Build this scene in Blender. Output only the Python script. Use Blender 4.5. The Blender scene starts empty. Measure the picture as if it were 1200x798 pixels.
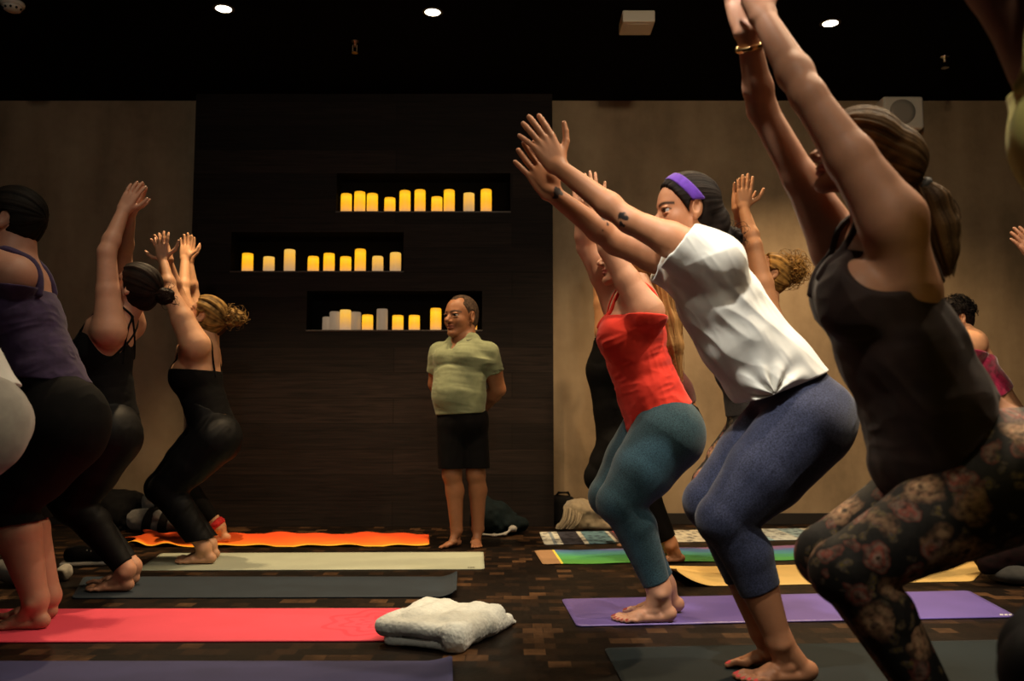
import bpy, bmesh, math, random
import numpy as np
from mathutils import Vector, Matrix
random.seed(7)
QUAL = 1.0          # voxel size multiplier
C = bpy.context.scene.collection
# ------------------------------------------------------------------ camera numbers (1200 x 798 frame)
FPX = 1050.0
CAMH = 0.80
PITCH = math.atan(91.0 / FPX)
SN, CS = math.sin(PITCH), math.cos(PITCH)
A = lambda *v: np.array(v, dtype=float)
def at(px, py, Y):
    u = (px - 600.0) / FPX; v = -(py - 399.0) / FPX
    t = Y / (CS - SN * v)
    return A(u * t, Y, CAMH + (SN + CS * v) * t)
def ground(px, py, z=0.0):
    u = (px - 600.0) / FPX; v = -(py - 399.0) / FPX
    t = (z - CAMH) / (SN + CS * v)
    return A(u * t, (CS - SN * v) * t, z)
def nrm(v):
    v = np.asarray(v, float); return v / (np.linalg.norm(v) + 1e-12)
# ------------------------------------------------------------------ noise
def _h(i, j, k):
    n = (i.astype(np.int64) * 73856093) ^ (j.astype(np.int64) * 19349663) ^ (k.astype(np.int64) * 83492791)
    n = (n ^ (n >> 13)) * 1274126177 & 0x7fffffff
    n = (n ^ (n >> 16)) & 0xffff
    return n / 65535.0 * 2 - 1
def noise(P):
    f = np.floor(P); t = P - f; t = t * t * (3 - 2 * t)
    i, j, k = f[:, 0], f[:, 1], f[:, 2]
    x, y, z = t[:, 0], t[:, 1], t[:, 2]
    L = lambda a, b, w: a + (b - a) * w
    return L(L(L(_h(i, j, k), _h(i+1, j, k), x), L(_h(i, j+1, k), _h(i+1, j+1, k), x), y),
             L(L(_h(i, j, k+1), _h(i+1, j, k+1), x), L(_h(i, j+1, k+1), _h(i+1, j+1, k+1), x), y), z)
# ------------------------------------------------------------------ solid shapes as distance fields
BIG = 9.0
class N:
    lo = None; hi = None
    def d(s, P, c=None, r=None): ...
    def near(s, c, r, m):
        if c is None: return True
        q = np.maximum(np.maximum(s.lo - c, c - s.hi), 0)
        return (q @ q) < (r + m) ** 2
class RC(N):                       # cone with round ends, optionally widened along w
    def __init__(s, a, b, ra, rb=None, w=None, st=1.0):
        s.a = np.asarray(a, float); s.b = np.asarray(b, float); s.ra = ra; s.rb = ra if rb is None else rb
        s.w = None if w is None or abs(st - 1) < 1e-3 else nrm(w); s.st = st
        R = max(s.ra, s.rb) * max(1, st) + .005
        s.lo = np.minimum(s.a, s.b) - R; s.hi = np.maximum(s.a, s.b) + R
    def d(s, P, c=None, r=None):
        b = s.b - s.a; p = P - s.a
        if s.w is not None:
            g = (1 - 1 / s.st)
            pw = p @ s.w; bw = b @ s.w
            tt = np.clip((p @ b) / (b @ b + 1e-12), 0, 1)
            p = p - np.outer((pw - tt * bw) * g, s.w)
        l2 = b @ b + 1e-12
        t = np.clip((p @ b) / l2, 0, 1)
        q = p - t[:, None] * b
        return np.sqrt((q * q).sum(1)) - (s.ra + (s.rb - s.ra) * t)
class EL(N):                       # ellipsoid; axes rows of M
    def __init__(s, c, rad, M=None):
        s.c = np.asarray(c, float); s.rad = np.asarray(rad, float) * np.ones(3); s.M = np.eye(3) if M is None else np.asarray(M, float)
        e = np.sqrt(((s.M * s.rad[:, None]) ** 2).sum(0)); s.lo = s.c - e; s.hi = s.c + e
    def d(s, P, c=None, r=None):
        q = (P - s.c) @ s.M.T
        k0 = np.sqrt(((q / s.rad) ** 2).sum(1)); k1 = np.sqrt(((q / s.rad ** 2) ** 2).sum(1)) + 1e-9
        return np.where(k0 < .15, -s.rad.min(), k0 * (k0 - 1) / k1)
class BX(N):                       # rounded box
    def __init__(s, c, half, M=None, rd=.01):
        s.c = np.asarray(c, float); s.h = np.asarray(half, float) - rd; s.M = np.eye(3) if M is None else np.asarray(M, float); s.rd = rd
        e = np.abs(s.M.T) @ (s.h + rd); s.lo = s.c - e; s.hi = s.c + e
    def d(s, P, c=None, r=None):
        q = np.abs((P - s.c) @ s.M.T) - s.h
        return np.sqrt((np.maximum(q, 0) ** 2).sum(1)) + np.minimum(q.max(1), 0) - s.rd
def smin(a, b, k):
    if k <= 0: return np.minimum(a, b)
    h = np.maximum(k - np.abs(a - b), 0) / k
    return np.minimum(a, b) - h * h * k * .25
class U(N):                        # smooth union of (node, k) or node
    def __init__(s, items, k=.02):
        s.it = [(i if isinstance(i, tuple) else (i, k)) for i in items if i is not None]
        s.lo = np.min([n.lo for n, _ in s.it], 0) - k * .25; s.hi = np.max([n.hi for n, _ in s.it], 0) + k * .25
    def d(s, P, c=None, r=None):
        D = np.full(len(P), BIG)
        for n, k in s.it:
            if n.near(c, r, .03 + k): D = smin(D, n.d(P, c, r), k)
        return D
class INF(N):
    def __init__(s, n, e): s.n = n; s.e = e; s.lo = n.lo - max(e, 0); s.hi = n.hi + max(e, 0)
    def d(s, P, c=None, r=None): return s.n.d(P, c, r) - s.e
class SUB(N):
    def __init__(s, n, cuts, k=.01): s.n = n; s.c = cuts; s.k = k; s.lo = n.lo; s.hi = n.hi
    def d(s, P, c=None, r=None):
        D = s.n.d(P, c, r)
        for q in s.c:
            if q.near(c, r, .03 + s.k): D = -smin(-D, q.d(P, c, r), s.k)
        return D
class CUT(N):                      # keep the side where (p-o).n < 0, for every plane
    def __init__(s, n, planes, k=.006):
        s.n = n; s.pl = [(np.asarray(o, float), nrm(m)) for o, m in planes]; s.k = k
        s.lo = n.lo.copy(); s.hi = n.hi.copy()
    def d(s, P, c=None, r=None):
        D = s.n.d(P, c, r)
        for o, m in s.pl: D = -smin(-D, -((P - o) @ m), s.k)
        return D
class INT(N):
    def __init__(s, a, b, k=.006): s.a = a; s.b = b; s.k = k; s.lo = np.maximum(a.lo, b.lo) - .01; s.hi = np.minimum(a.hi, b.hi) + .01
    def d(s, P, c=None, r=None): return -smin(-s.a.d(P, c, r), -s.b.d(P, c, r), s.k)
class DSP(N):                      # displaced by a function of position, near the surface only
    def __init__(s, n, fn, m=.02): s.n = n; s.fn = fn; s.lo = n.lo - m; s.hi = n.hi + m; s.m = m
    def d(s, P, c=None, r=None):
        D = s.n.d(P, c, r); k = np.abs(D) < .05 + s.m
        if k.any(): D = D.copy(); D[k] += s.fn(P[k])
        return D
def folds(dirn, fp, fa, amp, w=(0, 1, 0), seed=0.0):   # cloth folds running along dirn
    dirn = nrm(dirn); w = nrm(w); v = nrm(np.cross(dirn, w)); w = np.cross(v, dirn)
    def fn(P):
        Q = np.stack([P @ dirn * fa, P @ v * fp, P @ w * fp * .6], 1) + seed
        Q = Q + .35 * np.stack([noise(Q * .7 + 9), noise(Q * .7 + 17), noise(Q * .7 + 31)], 1)
        n = noise(Q); m = 1 - 2 * np.abs(noise(Q * 1.7 + 5))
        return -amp * (.65 * n + .35 * m)
    return fn
def addf(*fs): return lambda P: sum(f(P) for f in fs)
def polygonize(node, vox, B=14):
    vox *= QUAL
    lo = node.lo - 3 * vox; S = vox * B
    n = np.ceil((node.hi + 3 * vox - lo) / S).astype(int)
    cs = np.stack(np.meshgrid(*[np.arange(k) for k in n], indexing='ij'), -1).reshape(-1, 3)
    D = np.concatenate([node.d(lo + (c + .5) * S) for c in np.array_split(cs, max(1, len(cs) // 20000 + 1))])
    act = cs[np.abs(D) < S * .867 * 1.35 + .012]
    dims = n * B + 2
    key = lambda I: (I[:, 0] * dims[1] + I[:, 1]) * dims[2] + I[:, 2]
    g = np.stack(np.meshgrid(*[np.arange(B + 1)] * 3, indexing='ij'), -1).reshape(-1, 3)
    off = np.array([[a, b, c] for a in (0, 1) for b in (0, 1) for c in (0, 1)])
    edges = [(i, j) for i in range(8) for j in range(i + 1, 8) if np.abs(off[i] - off[j]).sum() == 1]
    VK, VP, QD = [], [], []
    for blk in act:
        base = blk * B
        c = lo + (blk + .5) * S
        v = node.d(lo + (g + base) * vox, c, S * .9).reshape(B + 1, B + 1, B + 1)
        if v.min() > 0 or v.max() < 0: continue
        cor = np.stack([v[o[0]:B + o[0], o[1]:B + o[1], o[2]:B + o[2]] for o in off], -1)
        ins = cor < 0; cnt = ins.sum(-1)
        ci = np.argwhere((cnt > 0) & (cnt < 8))
        if len(ci):
            cv = cor[ci[:, 0], ci[:, 1], ci[:, 2]]
            acc = np.zeros((len(ci), 3)); w = np.zeros(len(ci))
            for i, j in edges:
                a, b = cv[:, i], cv[:, j]; m = (a < 0) != (b < 0)
                t = np.where(m, a / np.where(m, a - b, 1), 0)
                acc += np.where(m[:, None], off[i] + t[:, None] * (off[j] - off[i]), 0); w += m
            VK.append(key(ci + base)); VP.append(lo + (ci + base + acc / w[:, None]) * vox)
        sg = v < 0
        for ax in range(3):
            s0 = [slice(0, B)] * 3; s1 = [slice(0, B)] * 3; s1[ax] = slice(1, B + 1)
            p, q = sg[tuple(s0)], sg[tuple(s1)]
            e = np.argwhere(p != q)
            if not len(e): continue
            fl = p[e[:, 0], e[:, 1], e[:, 2]]
            a1, a2 = (ax + 1) % 3, (ax + 2) % 3
            E = e + base; e1 = np.zeros(3, int); e1[a1] = 1; e2 = np.zeros(3, int); e2[a2] = 1
            qd = np.stack([key(E - e1 - e2), key(E - e2), key(E), key(E - e1)], 1)
            qd[~fl] = qd[~fl][:, ::-1]
            QD.append(qd)
    VK = np.concatenate(VK); VP = np.concatenate(VP); QD = np.concatenate(QD)
    o = np.argsort(VK); VK = VK[o]; VP = VP[o]
    ix = np.clip(np.searchsorted(VK, QD), 0, len(VK) - 1)
    ok = (VK[ix] == QD).all(1)
    return VP, ix[ok]
# ------------------------------------------------------------------ objects
def mesh_np(name, V, F, mat, parent=None, col=None, smooth=True):
    me = bpy.data.meshes.new(name)
    nf, k = F.shape
    me.vertices.add(len(V)); me.vertices.foreach_set('co', np.asarray(V, np.float32).ravel())
    me.loops.add(nf * k); me.loops.foreach_set('vertex_index', F.astype(np.int32).ravel())
    me.polygons.add(nf); me.polygons.foreach_set('loop_start', np.arange(0, nf * k, k, dtype=np.int32))
    try: me.polygons.foreach_set('loop_total', np.full(nf, k, np.int32))
    except Exception: pass
    me.update(calc_edges=True)
    if smooth: me.polygons.foreach_set('use_smooth', np.ones(nf, bool))
    if col is not None:
        at_ = me.attributes.new('col', 'FLOAT_COLOR', 'POINT')
        c4 = np.ones((len(V), 4), np.float32); c4[:, :3] = col
        at_.data.foreach_set('color', c4.ravel())
    me.validate()
    me.materials.append(mat)
    return link(name, me, parent)
def link(name, me, parent=None):
    o = bpy.data.objects.new(name, me); C.objects.link(o)
    if parent is not None:
        o.parent = parent; o.matrix_parent_inverse = Matrix.Translation(-parent.location)
        if parent.parent is not None: o.matrix_parent_inverse = Matrix.Translation(-(parent.location + parent.parent.location)) if parent.data is None else Matrix.Identity(4)
    return o
def sdf(name, node, mat, parent=None, vox=.004, col=None, extra=None):
    V, F = polygonize(node, vox)
    if col is not None: col = col(V)
    if extra is not None:
        v2, f2, c2 = extra
        F = np.concatenate([F, f2 + len(V)]); V = np.concatenate([V, v2])
        if col is not None: col = np.concatenate([col, c2])
    return mesh_np(name, V, F, mat, parent, col)
def thing(name, label, cat, loc=(0, 0, 0), group=None):
    o = bpy.data.objects.new(name, None); C.objects.link(o); o.empty_display_size = .1
    o.location = Vector([float(x) for x in loc]); tag(o, label, cat, group); return o
def tag(o, label=None, cat=None, group=None, kind=None):
    if label: o['label'] = label
    if cat: o['category'] = cat
    if group: o['group'] = group
    if kind: o['kind'] = kind
    return o
def bmo(name, bm, mat, parent=None, smooth=False, bev=0, seg=2):
    me = bpy.data.meshes.new(name)
    bmesh.ops.recalc_face_normals(bm, faces=bm.faces[:])
    bm.to_mesh(me); bm.free(); me.materials.append(mat)
    for p in me.polygons: p.use_smooth = smooth
    o = link(name, me, parent)
    if bev:
        m = o.modifiers.new('b', 'BEVEL'); m.width = bev; m.segments = seg; m.limit_method = 'ANGLE'
    return o
def box(bm, lo, hi):
    M = Matrix.Translation([(a + b) / 2 for a, b in zip(lo, hi)]) @ Matrix.Diagonal([b - a for a, b in zip(lo, hi)] + [1])
    return bmesh.ops.create_cube(bm, size=1, matrix=M)
def lathe(bm, prof, c, n=40, axis='z'):
    rings = []
    for r, z in prof:
        ring = []
        for i in range(n):
            a = 2 * math.pi * i / n
            v = (r * math.cos(a), r * math.sin(a), z)
            if axis == 'y': v = (v[0], v[2], v[1])
            ring.append(bm.verts.new([c[k] + v[k] for k in range(3)]))
        rings.append(ring)
    for a, b in zip(rings, rings[1:]):
        for i in range(n): bm.faces.new((a[i], a[(i + 1) % n], b[(i + 1) % n], b[i]))
    bm.faces.new(rings[0]); bm.faces.new(rings[-1])
def tubes(paths, r0, r1, cols, n=4):          # hair strands: tapering tubes
    V, F, K = [], [], []; base = 0
    for P, c in zip(paths, cols):
        m = len(P); T = np.gradient(P, axis=0); T /= np.linalg.norm(T, axis=1)[:, None] + 1e-9
        u = np.cross(T, A(.3, .9, .2)); u /= np.linalg.norm(u, axis=1)[:, None] + 1e-9; v = np.cross(T, u)
        R = np.linspace(r0, r1, m)
        ang = np.arange(n) * 2 * math.pi / n
        ring = P[:, None] + R[:, None, None] * (np.cos(ang)[None, :, None] * u[:, None] + np.sin(ang)[None, :, None] * v[:, None])
        V.append(ring.reshape(-1, 3)); K.append(np.repeat([c], m * n, 0))
        i = np.arange(m - 1)[:, None] * n; j = np.arange(n)[None]
        F.append(np.stack([i + j, i + (j + 1) % n, i + n + (j + 1) % n, i + n + j], -1).reshape(-1, 4) + base); base += m * n
    return np.concatenate(V), np.concatenate(F), np.concatenate(K)
# ------------------------------------------------------------------ materials
def mat(name):
    m = bpy.data.materials.new(name); m.use_nodes = True
    nt = m.node_tree; return m, nt, nt.nodes['Principled BSDF']
def nd(nt, t, **kw):
    n = nt.nodes.new(t)
    for k, v in kw.items():
        if k.startswith('_'): n.inputs[k[1:].replace('_', ' ')].default_value = v
        else: setattr(n, k, v)
    return n
def ramp(nt, stops, src=None, interp='LINEAR'):
    r = nd(nt, 'ShaderNodeValToRGB'); r.color_ramp.interpolation = interp
    e = r.color_ramp.elements
    while len(e) < len(stops): e.new(.5)
    for q, (p, c) in zip(e, stops): q.position = p; q.color = (*c, 1)
    if src is not None: nt.links.new(src, r.inputs[0])
    return r
def bump(nt, b, src, s, dist=.002):
    n = nd(nt, 'ShaderNodeBump', _Strength=s, _Distance=dist); nt.links.new(src, n.inputs['Height']); nt.links.new(n.outputs[0], b.inputs['Normal']); return n
def coords(nt, scale=(1, 1, 1), rot=(0, 0, 0), kind='Object'):
    t = nd(nt, 'ShaderNodeTexCoord'); m = nd(nt, 'ShaderNodeMapping'); m.inputs['Scale'].default_value = scale; m.inputs['Rotation'].default_value = rot
    nt.links.new(t.outputs[kind], m.inputs[0]); return m.outputs[0]
def tex(nt, kind, vec, **kw):
    n = nd(nt, kind, **kw); nt.links.new(vec, n.inputs['Vector']); return n
def fabric(name, c, c2=None, scale=60, rough=.85, bs=.25, sheen=.15, fine=700, stretch=(1, 1, 1)):
    m, nt, b = mat(name); v = coords(nt, stretch)
    n = tex(nt, 'ShaderNodeTexNoise', v, _Scale=scale, _Detail=4.0)
    c2 = c2 or tuple(x * .75 for x in c)
    r = ramp(nt, [(.35, c2), (.65, c)], n.outputs[0]); nt.links.new(r.outputs[0], b.inputs['Base Color'])
    b.inputs['Roughness'].default_value = rough
    b.inputs['Sheen Weight'].default_value = sheen; b.inputs['Sheen Roughness'].default_value = .5
    n2 = tex(nt, 'ShaderNodeTexNoise', v, _Scale=fine, _Detail=1.0); bump(nt, b, n2.outputs[0], bs, .001)
    b.inputs['Specular IOR Level'].default_value = .25
    return m
def plain(name, c, rough=.5, metal=0, emit=None, es=0):
    m, nt, b = mat(name); b.inputs['Base Color'].default_value = (*c, 1); b.inputs['Roughness'].default_value = rough; b.inputs['Metallic'].default_value = metal
    v = coords(nt); n = tex(nt, 'ShaderNodeTexNoise', v, _Scale=40.0, _Detail=3.0)
    mr = nd(nt, 'ShaderNodeMapRange', _To_Min=max(0, rough - .08), _To_Max=min(1, rough + .08)); nt.links.new(n.outputs[0], mr.inputs[0]); nt.links.new(mr.outputs[0], b.inputs['Roughness'])
    if emit: b.inputs['Emission Color'].default_value = (*emit, 1); b.inputs['Emission Strength'].default_value = es
    return m
def skin_mat():
    m, nt, b = mat('skin'); a = nd(nt, 'ShaderNodeAttribute', attribute_name='col'); v = coords(nt)
    n = tex(nt, 'ShaderNodeTexNoise', v, _Scale=35.0, _Detail=4.0)
    mr = nd(nt, 'ShaderNodeMapRange', _To_Min=.86, _To_Max=1.12); nt.links.new(n.outputs[0], mr.inputs[0])
    mx = nd(nt, 'ShaderNodeVectorMath', operation='MULTIPLY'); nt.links.new(a.outputs['Color'], mx.inputs[0]); nt.links.new(mr.outputs[0], mx.inputs[1])
    nt.links.new(mx.outputs[0], b.inputs['Base Color']); b.inputs['Roughness'].default_value = .52; b.inputs['Specular IOR Level'].default_value = .32
    b.inputs['Subsurface Weight'].default_value = .12; b.inputs['Subsurface Radius'].default_value = (.012, .005, .003); b.inputs['Subsurface Scale'].default_value = 1
    n2 = tex(nt, 'ShaderNodeTexNoise', v, _Scale=260.0, _Detail=2.0); bump(nt, b, n2.outputs[0], .12, .001)
    return m
def hair_mat():
    m, nt, b = mat('hair'); a = nd(nt, 'ShaderNodeAttribute', attribute_name='col'); nt.links.new(a.outputs['Color'], b.inputs['Base Color'])
    b.inputs['Roughness'].default_value = .62; b.inputs['Specular IOR Level'].default_value = .06; v = coords(nt); n = tex(nt, 'ShaderNodeTexNoise', v, _Scale=420.0, _Detail=2.0); bump(nt, b, n.outputs[0], .5, .002)
    return m
SKIN = skin_mat(); HAIR = hair_mat()
# ------------------------------------------------------------------ anatomy
Z = A(0, 0, 1)
def foot(heel, toe, ankle, med, ra):                # heel/toe: ground points; med: direction of the big toe side
    d = toe - heel; L = np.linalg.norm(d); d = d / L; s = nrm(med - d * (med @ d)); o = heel
    g = lambda f, l, z: o + d * f * L + s * l * L + Z * z * L
    toes = []
    for i, (l0, l1, f0, f1, r0, r1) in enumerate([(.105, .105, .72, .945, .047, .040), (.035, .035, .73, .935, .036, .030), (-.025, -.03, .71, .895, .034, .029), (-.08, -.088, .67, .84, .033, .028), (-.128, -.142, .62, .775, .034, .029)]):
        m = g(lerp(f0, f1, .55), lerp(l0, l1, .55), r0 * 1.5)
        toes.append(U([RC(g(f0, l0, r0 * 1.1), m, r0 * L, r0 * .88 * L), RC(m, g(f1, l1, r1 * .95), r0 * .88 * L, r1 * L)], .01 * L))
    core = U([EL(g(.135, 0, .12), (.14 * L, .118 * L, .125 * L), [d, s, Z]),
              RC(ankle, g(.16, 0, .14), ra, .10 * L), RC(ankle - Z * ra * .3, g(.40, .02, .165), ra * .92, .10 * L, s, 1.15),
              RC(g(.34, .03, .165), g(.54, .03, .11), .108 * L, .083 * L, s, 1.35), RC(g(.54, .03, .11), g(.70, .01, .066), .083 * L, .056 * L, s, 2.0),
              RC(g(.16, -.03, .075), g(.6, -.085, .055), .075 * L, .052 * L), RC(g(.58, -.09, .05), g(.7, .10, .055), .048 * L, .055 * L),
              EL(ankle + s * ra * .75 - Z * ra * .2, ra * .5), EL(ankle - s * ra * .75 - Z * ra * .35, ra * .5)], .025 * L)
    f = U([core] + [(t, .016 * L) for t in toes], .01)
    nails = [(g(f1 - .005, l1, r1 * 1.75), r1 * L * .95) for (l1, f1, r1) in [(.105, .945, .040), (.035, .935, .030), (-.03, .895, .029), (-.088, .84, .028), (-.142, .775, .029)]]
    return CUT(f, [(o + Z * .0005, -Z)], .004), nails
def hand(w, d, back, thumb, L, rw, spread=.07, curl=.18, thumb_out=1.0, ang=None):
    d = nrm(d); t = nrm(thumb - d * (thumb @ d)); n = np.cross(d, t); n = n if n @ back > 0 else -n
    g = lambda f, l, z: w + d * f * L + t * l * L + n * z * L
    kn = [(.47, .165), (.49, .055), (.47, -.055), (.43, -.16)]; ln = [.40, .45, .42, .33]
    pal = [RC(g(.03, l * .55, 0), g(f, l, .01), rw * .72, .058 * L) for f, l in kn] + [EL(g(.24, 0, -.01), (.27 * L, .2 * L, .075 * L), [d, t, n]), EL(g(.17, .14, -.05), (.15 * L, .09 * L, .075 * L), [d, t, n])]
    core = U(pal, .05 * L); fs = []; nails = []
    for i, ((f, l), ll) in enumerate(zip(kn, ln)):
        a = (1.5 - i) * spread if ang is None else ang[i]; p = g(f, l, .008); dr = nrm(d * math.cos(a) + t * math.sin(a)); c = 0; rr = .055 * L * (1, 1, .97, .86)[i]; seg = []
        for q, fr in enumerate((.46, .30, .24)):
            c += curl * (.5, 1, .9)[q]; e = p + (dr * math.cos(c) - n * math.sin(c)) * ll * fr * L
            seg.append(RC(p, e, rr * (1, .93, .87)[q], rr * (.95, .87, .78)[q])); p = e
        fs.append(U(seg, .012 * L)); nails.append((p + n * rr * .5, rr * .7))
    p0 = g(.1, .12, -.03); p1 = g(.3, .30 * thumb_out + .02, -.05); p2 = g(.45, .37 * thumb_out + .02, -.05); p3 = g(.57, .405 * thumb_out + .02, -.04)
    th = U([RC(p0, p1, .075 * L, .058 * L), RC(p1, p2, .055 * L, .05 * L), RC(p2, p3, .05 * L, .04 * L)], .02 * L)
    return U([core, (th, .04 * L)] + [(f, .018 * L) for f in fs], .02), nails
class Head:
    def __init__(s, c, fwd, up, H, side=None):
        s.c = np.asarray(c, float); s.f = nrm(fwd); s.u = nrm(up - s.f * (np.asarray(up) @ s.f)); s.w = np.cross(s.u, s.f); s.H = H; s.M = np.stack([s.f, s.w, s.u])
    def g(s, f, w, u): return s.c + (s.f * f + s.w * w + s.u * u) * s.H
    def node(s, jaw=1.0, nose=1.0):
        H = s.H; g = s.g; e = lambda f, w, u, a, b, c: EL(g(f, w, u), (a * H, b * H, c * H), s.M)
        skull = U([e(-.03, 0, .12, .425, .335, .37), e(.12, 0, -.12, .27, .265 * jaw, .34), RC(g(.06, 0, -.2), g(.285, 0, -.42), .17 * H, .085 * H, s.w, 1.35 * jaw),
                   RC(g(-.02, .2 * jaw, -.2), g(.25, .08, -.41), .08 * H, .07 * H), RC(g(-.02, -.2 * jaw, -.2), g(.25, -.08, -.41), .08 * H, .07 * H),
                   e(.2, .165, -.13, .14, .11, .12), e(.2, -.165, -.13, .14, .11, .12), e(.29, 0, .09, .1, .2, .06)], .07 * H)
        skull = SUB(skull, [e(.445, .15, -.005, .09, .085, .06), e(.445, -.15, -.005, .09, .085, .06)], .06 * H)
        its = [skull, (RC(g(.365, 0, .01), g(.465, 0, -.125), .03 * H, .05 * H * nose), .05 * H), (e(.40, .045, -.15, .055, .04, .035), .02 * H), (e(.40, -.045, -.15, .055, .04, .035), .02 * H),
               (e(.352, 0, -.245, .06, .105, .028), .02 * H), (e(.345, 0, -.30, .06, .095, .032), .02 * H), (e(.31, 0, -.43, .07, .09, .06), .06 * H)]
        for q in (1, -1):
            its += [(e(.345, .145 * q, .035, .045, .085, .022), .02 * H), (e(.335, .145 * q, -.045, .045, .08, .018), .02 * H)]
            M = s.M; t = .25; rf = nrm(s.f * math.cos(t) + s.u * math.sin(t)); ru = nrm(s.u * math.cos(t) - s.f * math.sin(t)); w2 = nrm(s.w * q - s.f * .35); M2 = np.stack([rf, w2, ru])
            ear = SUB(EL(g(-.055, .345 * q, -.035), (.085 * H, .038 * H, .15 * H), M2), [EL(g(-.03, .385 * q, -.02), (.05 * H, .035 * H, .09 * H), M2)], .02 * H)
            its.append((U([ear, EL(g(-.01, .335 * q, -.155), .042 * H)], .02 * H), .015 * H))
        return U(its, .02)
    def loc(s, P): return ((P - s.c) @ s.M.T) / s.H
    def tint(s, P, col, lip, brow, eye=True, browc=(.02, .012, .008)):
        q = s.loc(P); f, w, u = q[:, 0], np.abs(q[:, 1]), q[:, 2]
        def mixin(m, c): col[:] = col * (1 - m[:, None]) + np.asarray(c) * m[:, None]
        m = np.clip(1.3 - np.sqrt(((w) / .125) ** 2 + ((u + .272) / .055) ** 2) , 0, 1) * (f > .28); mixin(np.clip(m * 2.2, 0, 1) * .8, lip)
        bl = np.abs(u - (.095 - (w - .15) ** 2 * 2.2)); m = np.clip(1.5 - bl / .02, 0, 1) * (f > .2) * (w > .05) * (w < .26); mixin(m * brow, browc)
        if eye:
            m = np.clip(1.5 - np.abs(u - (.03 - (w - .145) ** 2 * 5)) / .012, 0, 1) * (f > .25) * (w > .07) * (w < .23); mixin(m * .9, browc)
        return col
    def eyes(s, parent, iris=(.03, .015, .008)):
        for q in (1, -1):
            c = s.g(.315, .145 * q, -.005); r = .061 * s.H
            node = EL(c, r)
            lookd = nrm(s.f)
            def col(V):
                k = (V - c) @ lookd / r; o = np.full((len(V), 3), .30); o[k > .62] = iris; o[k > .90] = .004; return o
            sdf('eye', node, EYE, parent, .0022, col)
def hair_cap(hd, cfg):
    H = hd.H; g = hd.g; v = cfg.get('vol', 1.0)
    cap = EL(g(-.055, 0, .135), (.455 * H * v, .375 * H * v, .415 * H * v), hd.M)
    low = EL(g(-.17, 0, -.05), (.32 * H * v, .31 * H * v, .36 * H * v), hd.M)
    n = nrm(hd.f * .86 - hd.u * .5); n2 = nrm(-hd.u - hd.f * .25)
    cap = CUT(U([cap, low], .08 * H), [(hd.c + n * cfg.get('line', .075) * H, n), (g(-.2, 0, cfg.get('nape', -.36)), n2)], .03 * H)
    if cfg.get('ear', True): cap = SUB(cap, [EL(g(-.045, .37 * q, -.05), (.11 * H, .14 * H, .17 * H), hd.M) for q in (1, -1)], .03 * H)
    return cap
def streaks(org, axis, na=14, nl=3.0, seed=0):
    axis = nrm(axis); u = nrm(np.cross(axis, A(.2, .9, .3))); v = np.cross(axis, u)
    def fn(P):
        q = P - org; x, y, t = q @ u, q @ v, q @ axis; a = np.arctan2(y, x)
        Q = np.stack([np.cos(a) * na / 2, np.sin(a) * na / 2, t * nl], 1) + seed
        return noise(Q) * .6 + noise(Q * 2.7 + 3) * .4
    return fn
EYE = plain('eye_surface', (.5, .5, .5), .12)
def eye_mat():
    nt = EYE.node_tree; a = nd(nt, 'ShaderNodeAttribute', attribute_name='col'); nt.links.new(a.outputs['Color'], nt.nodes['Principled BSDF'].inputs['Base Color'])
eye_mat()
W = A(0, 1, 0)
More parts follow.
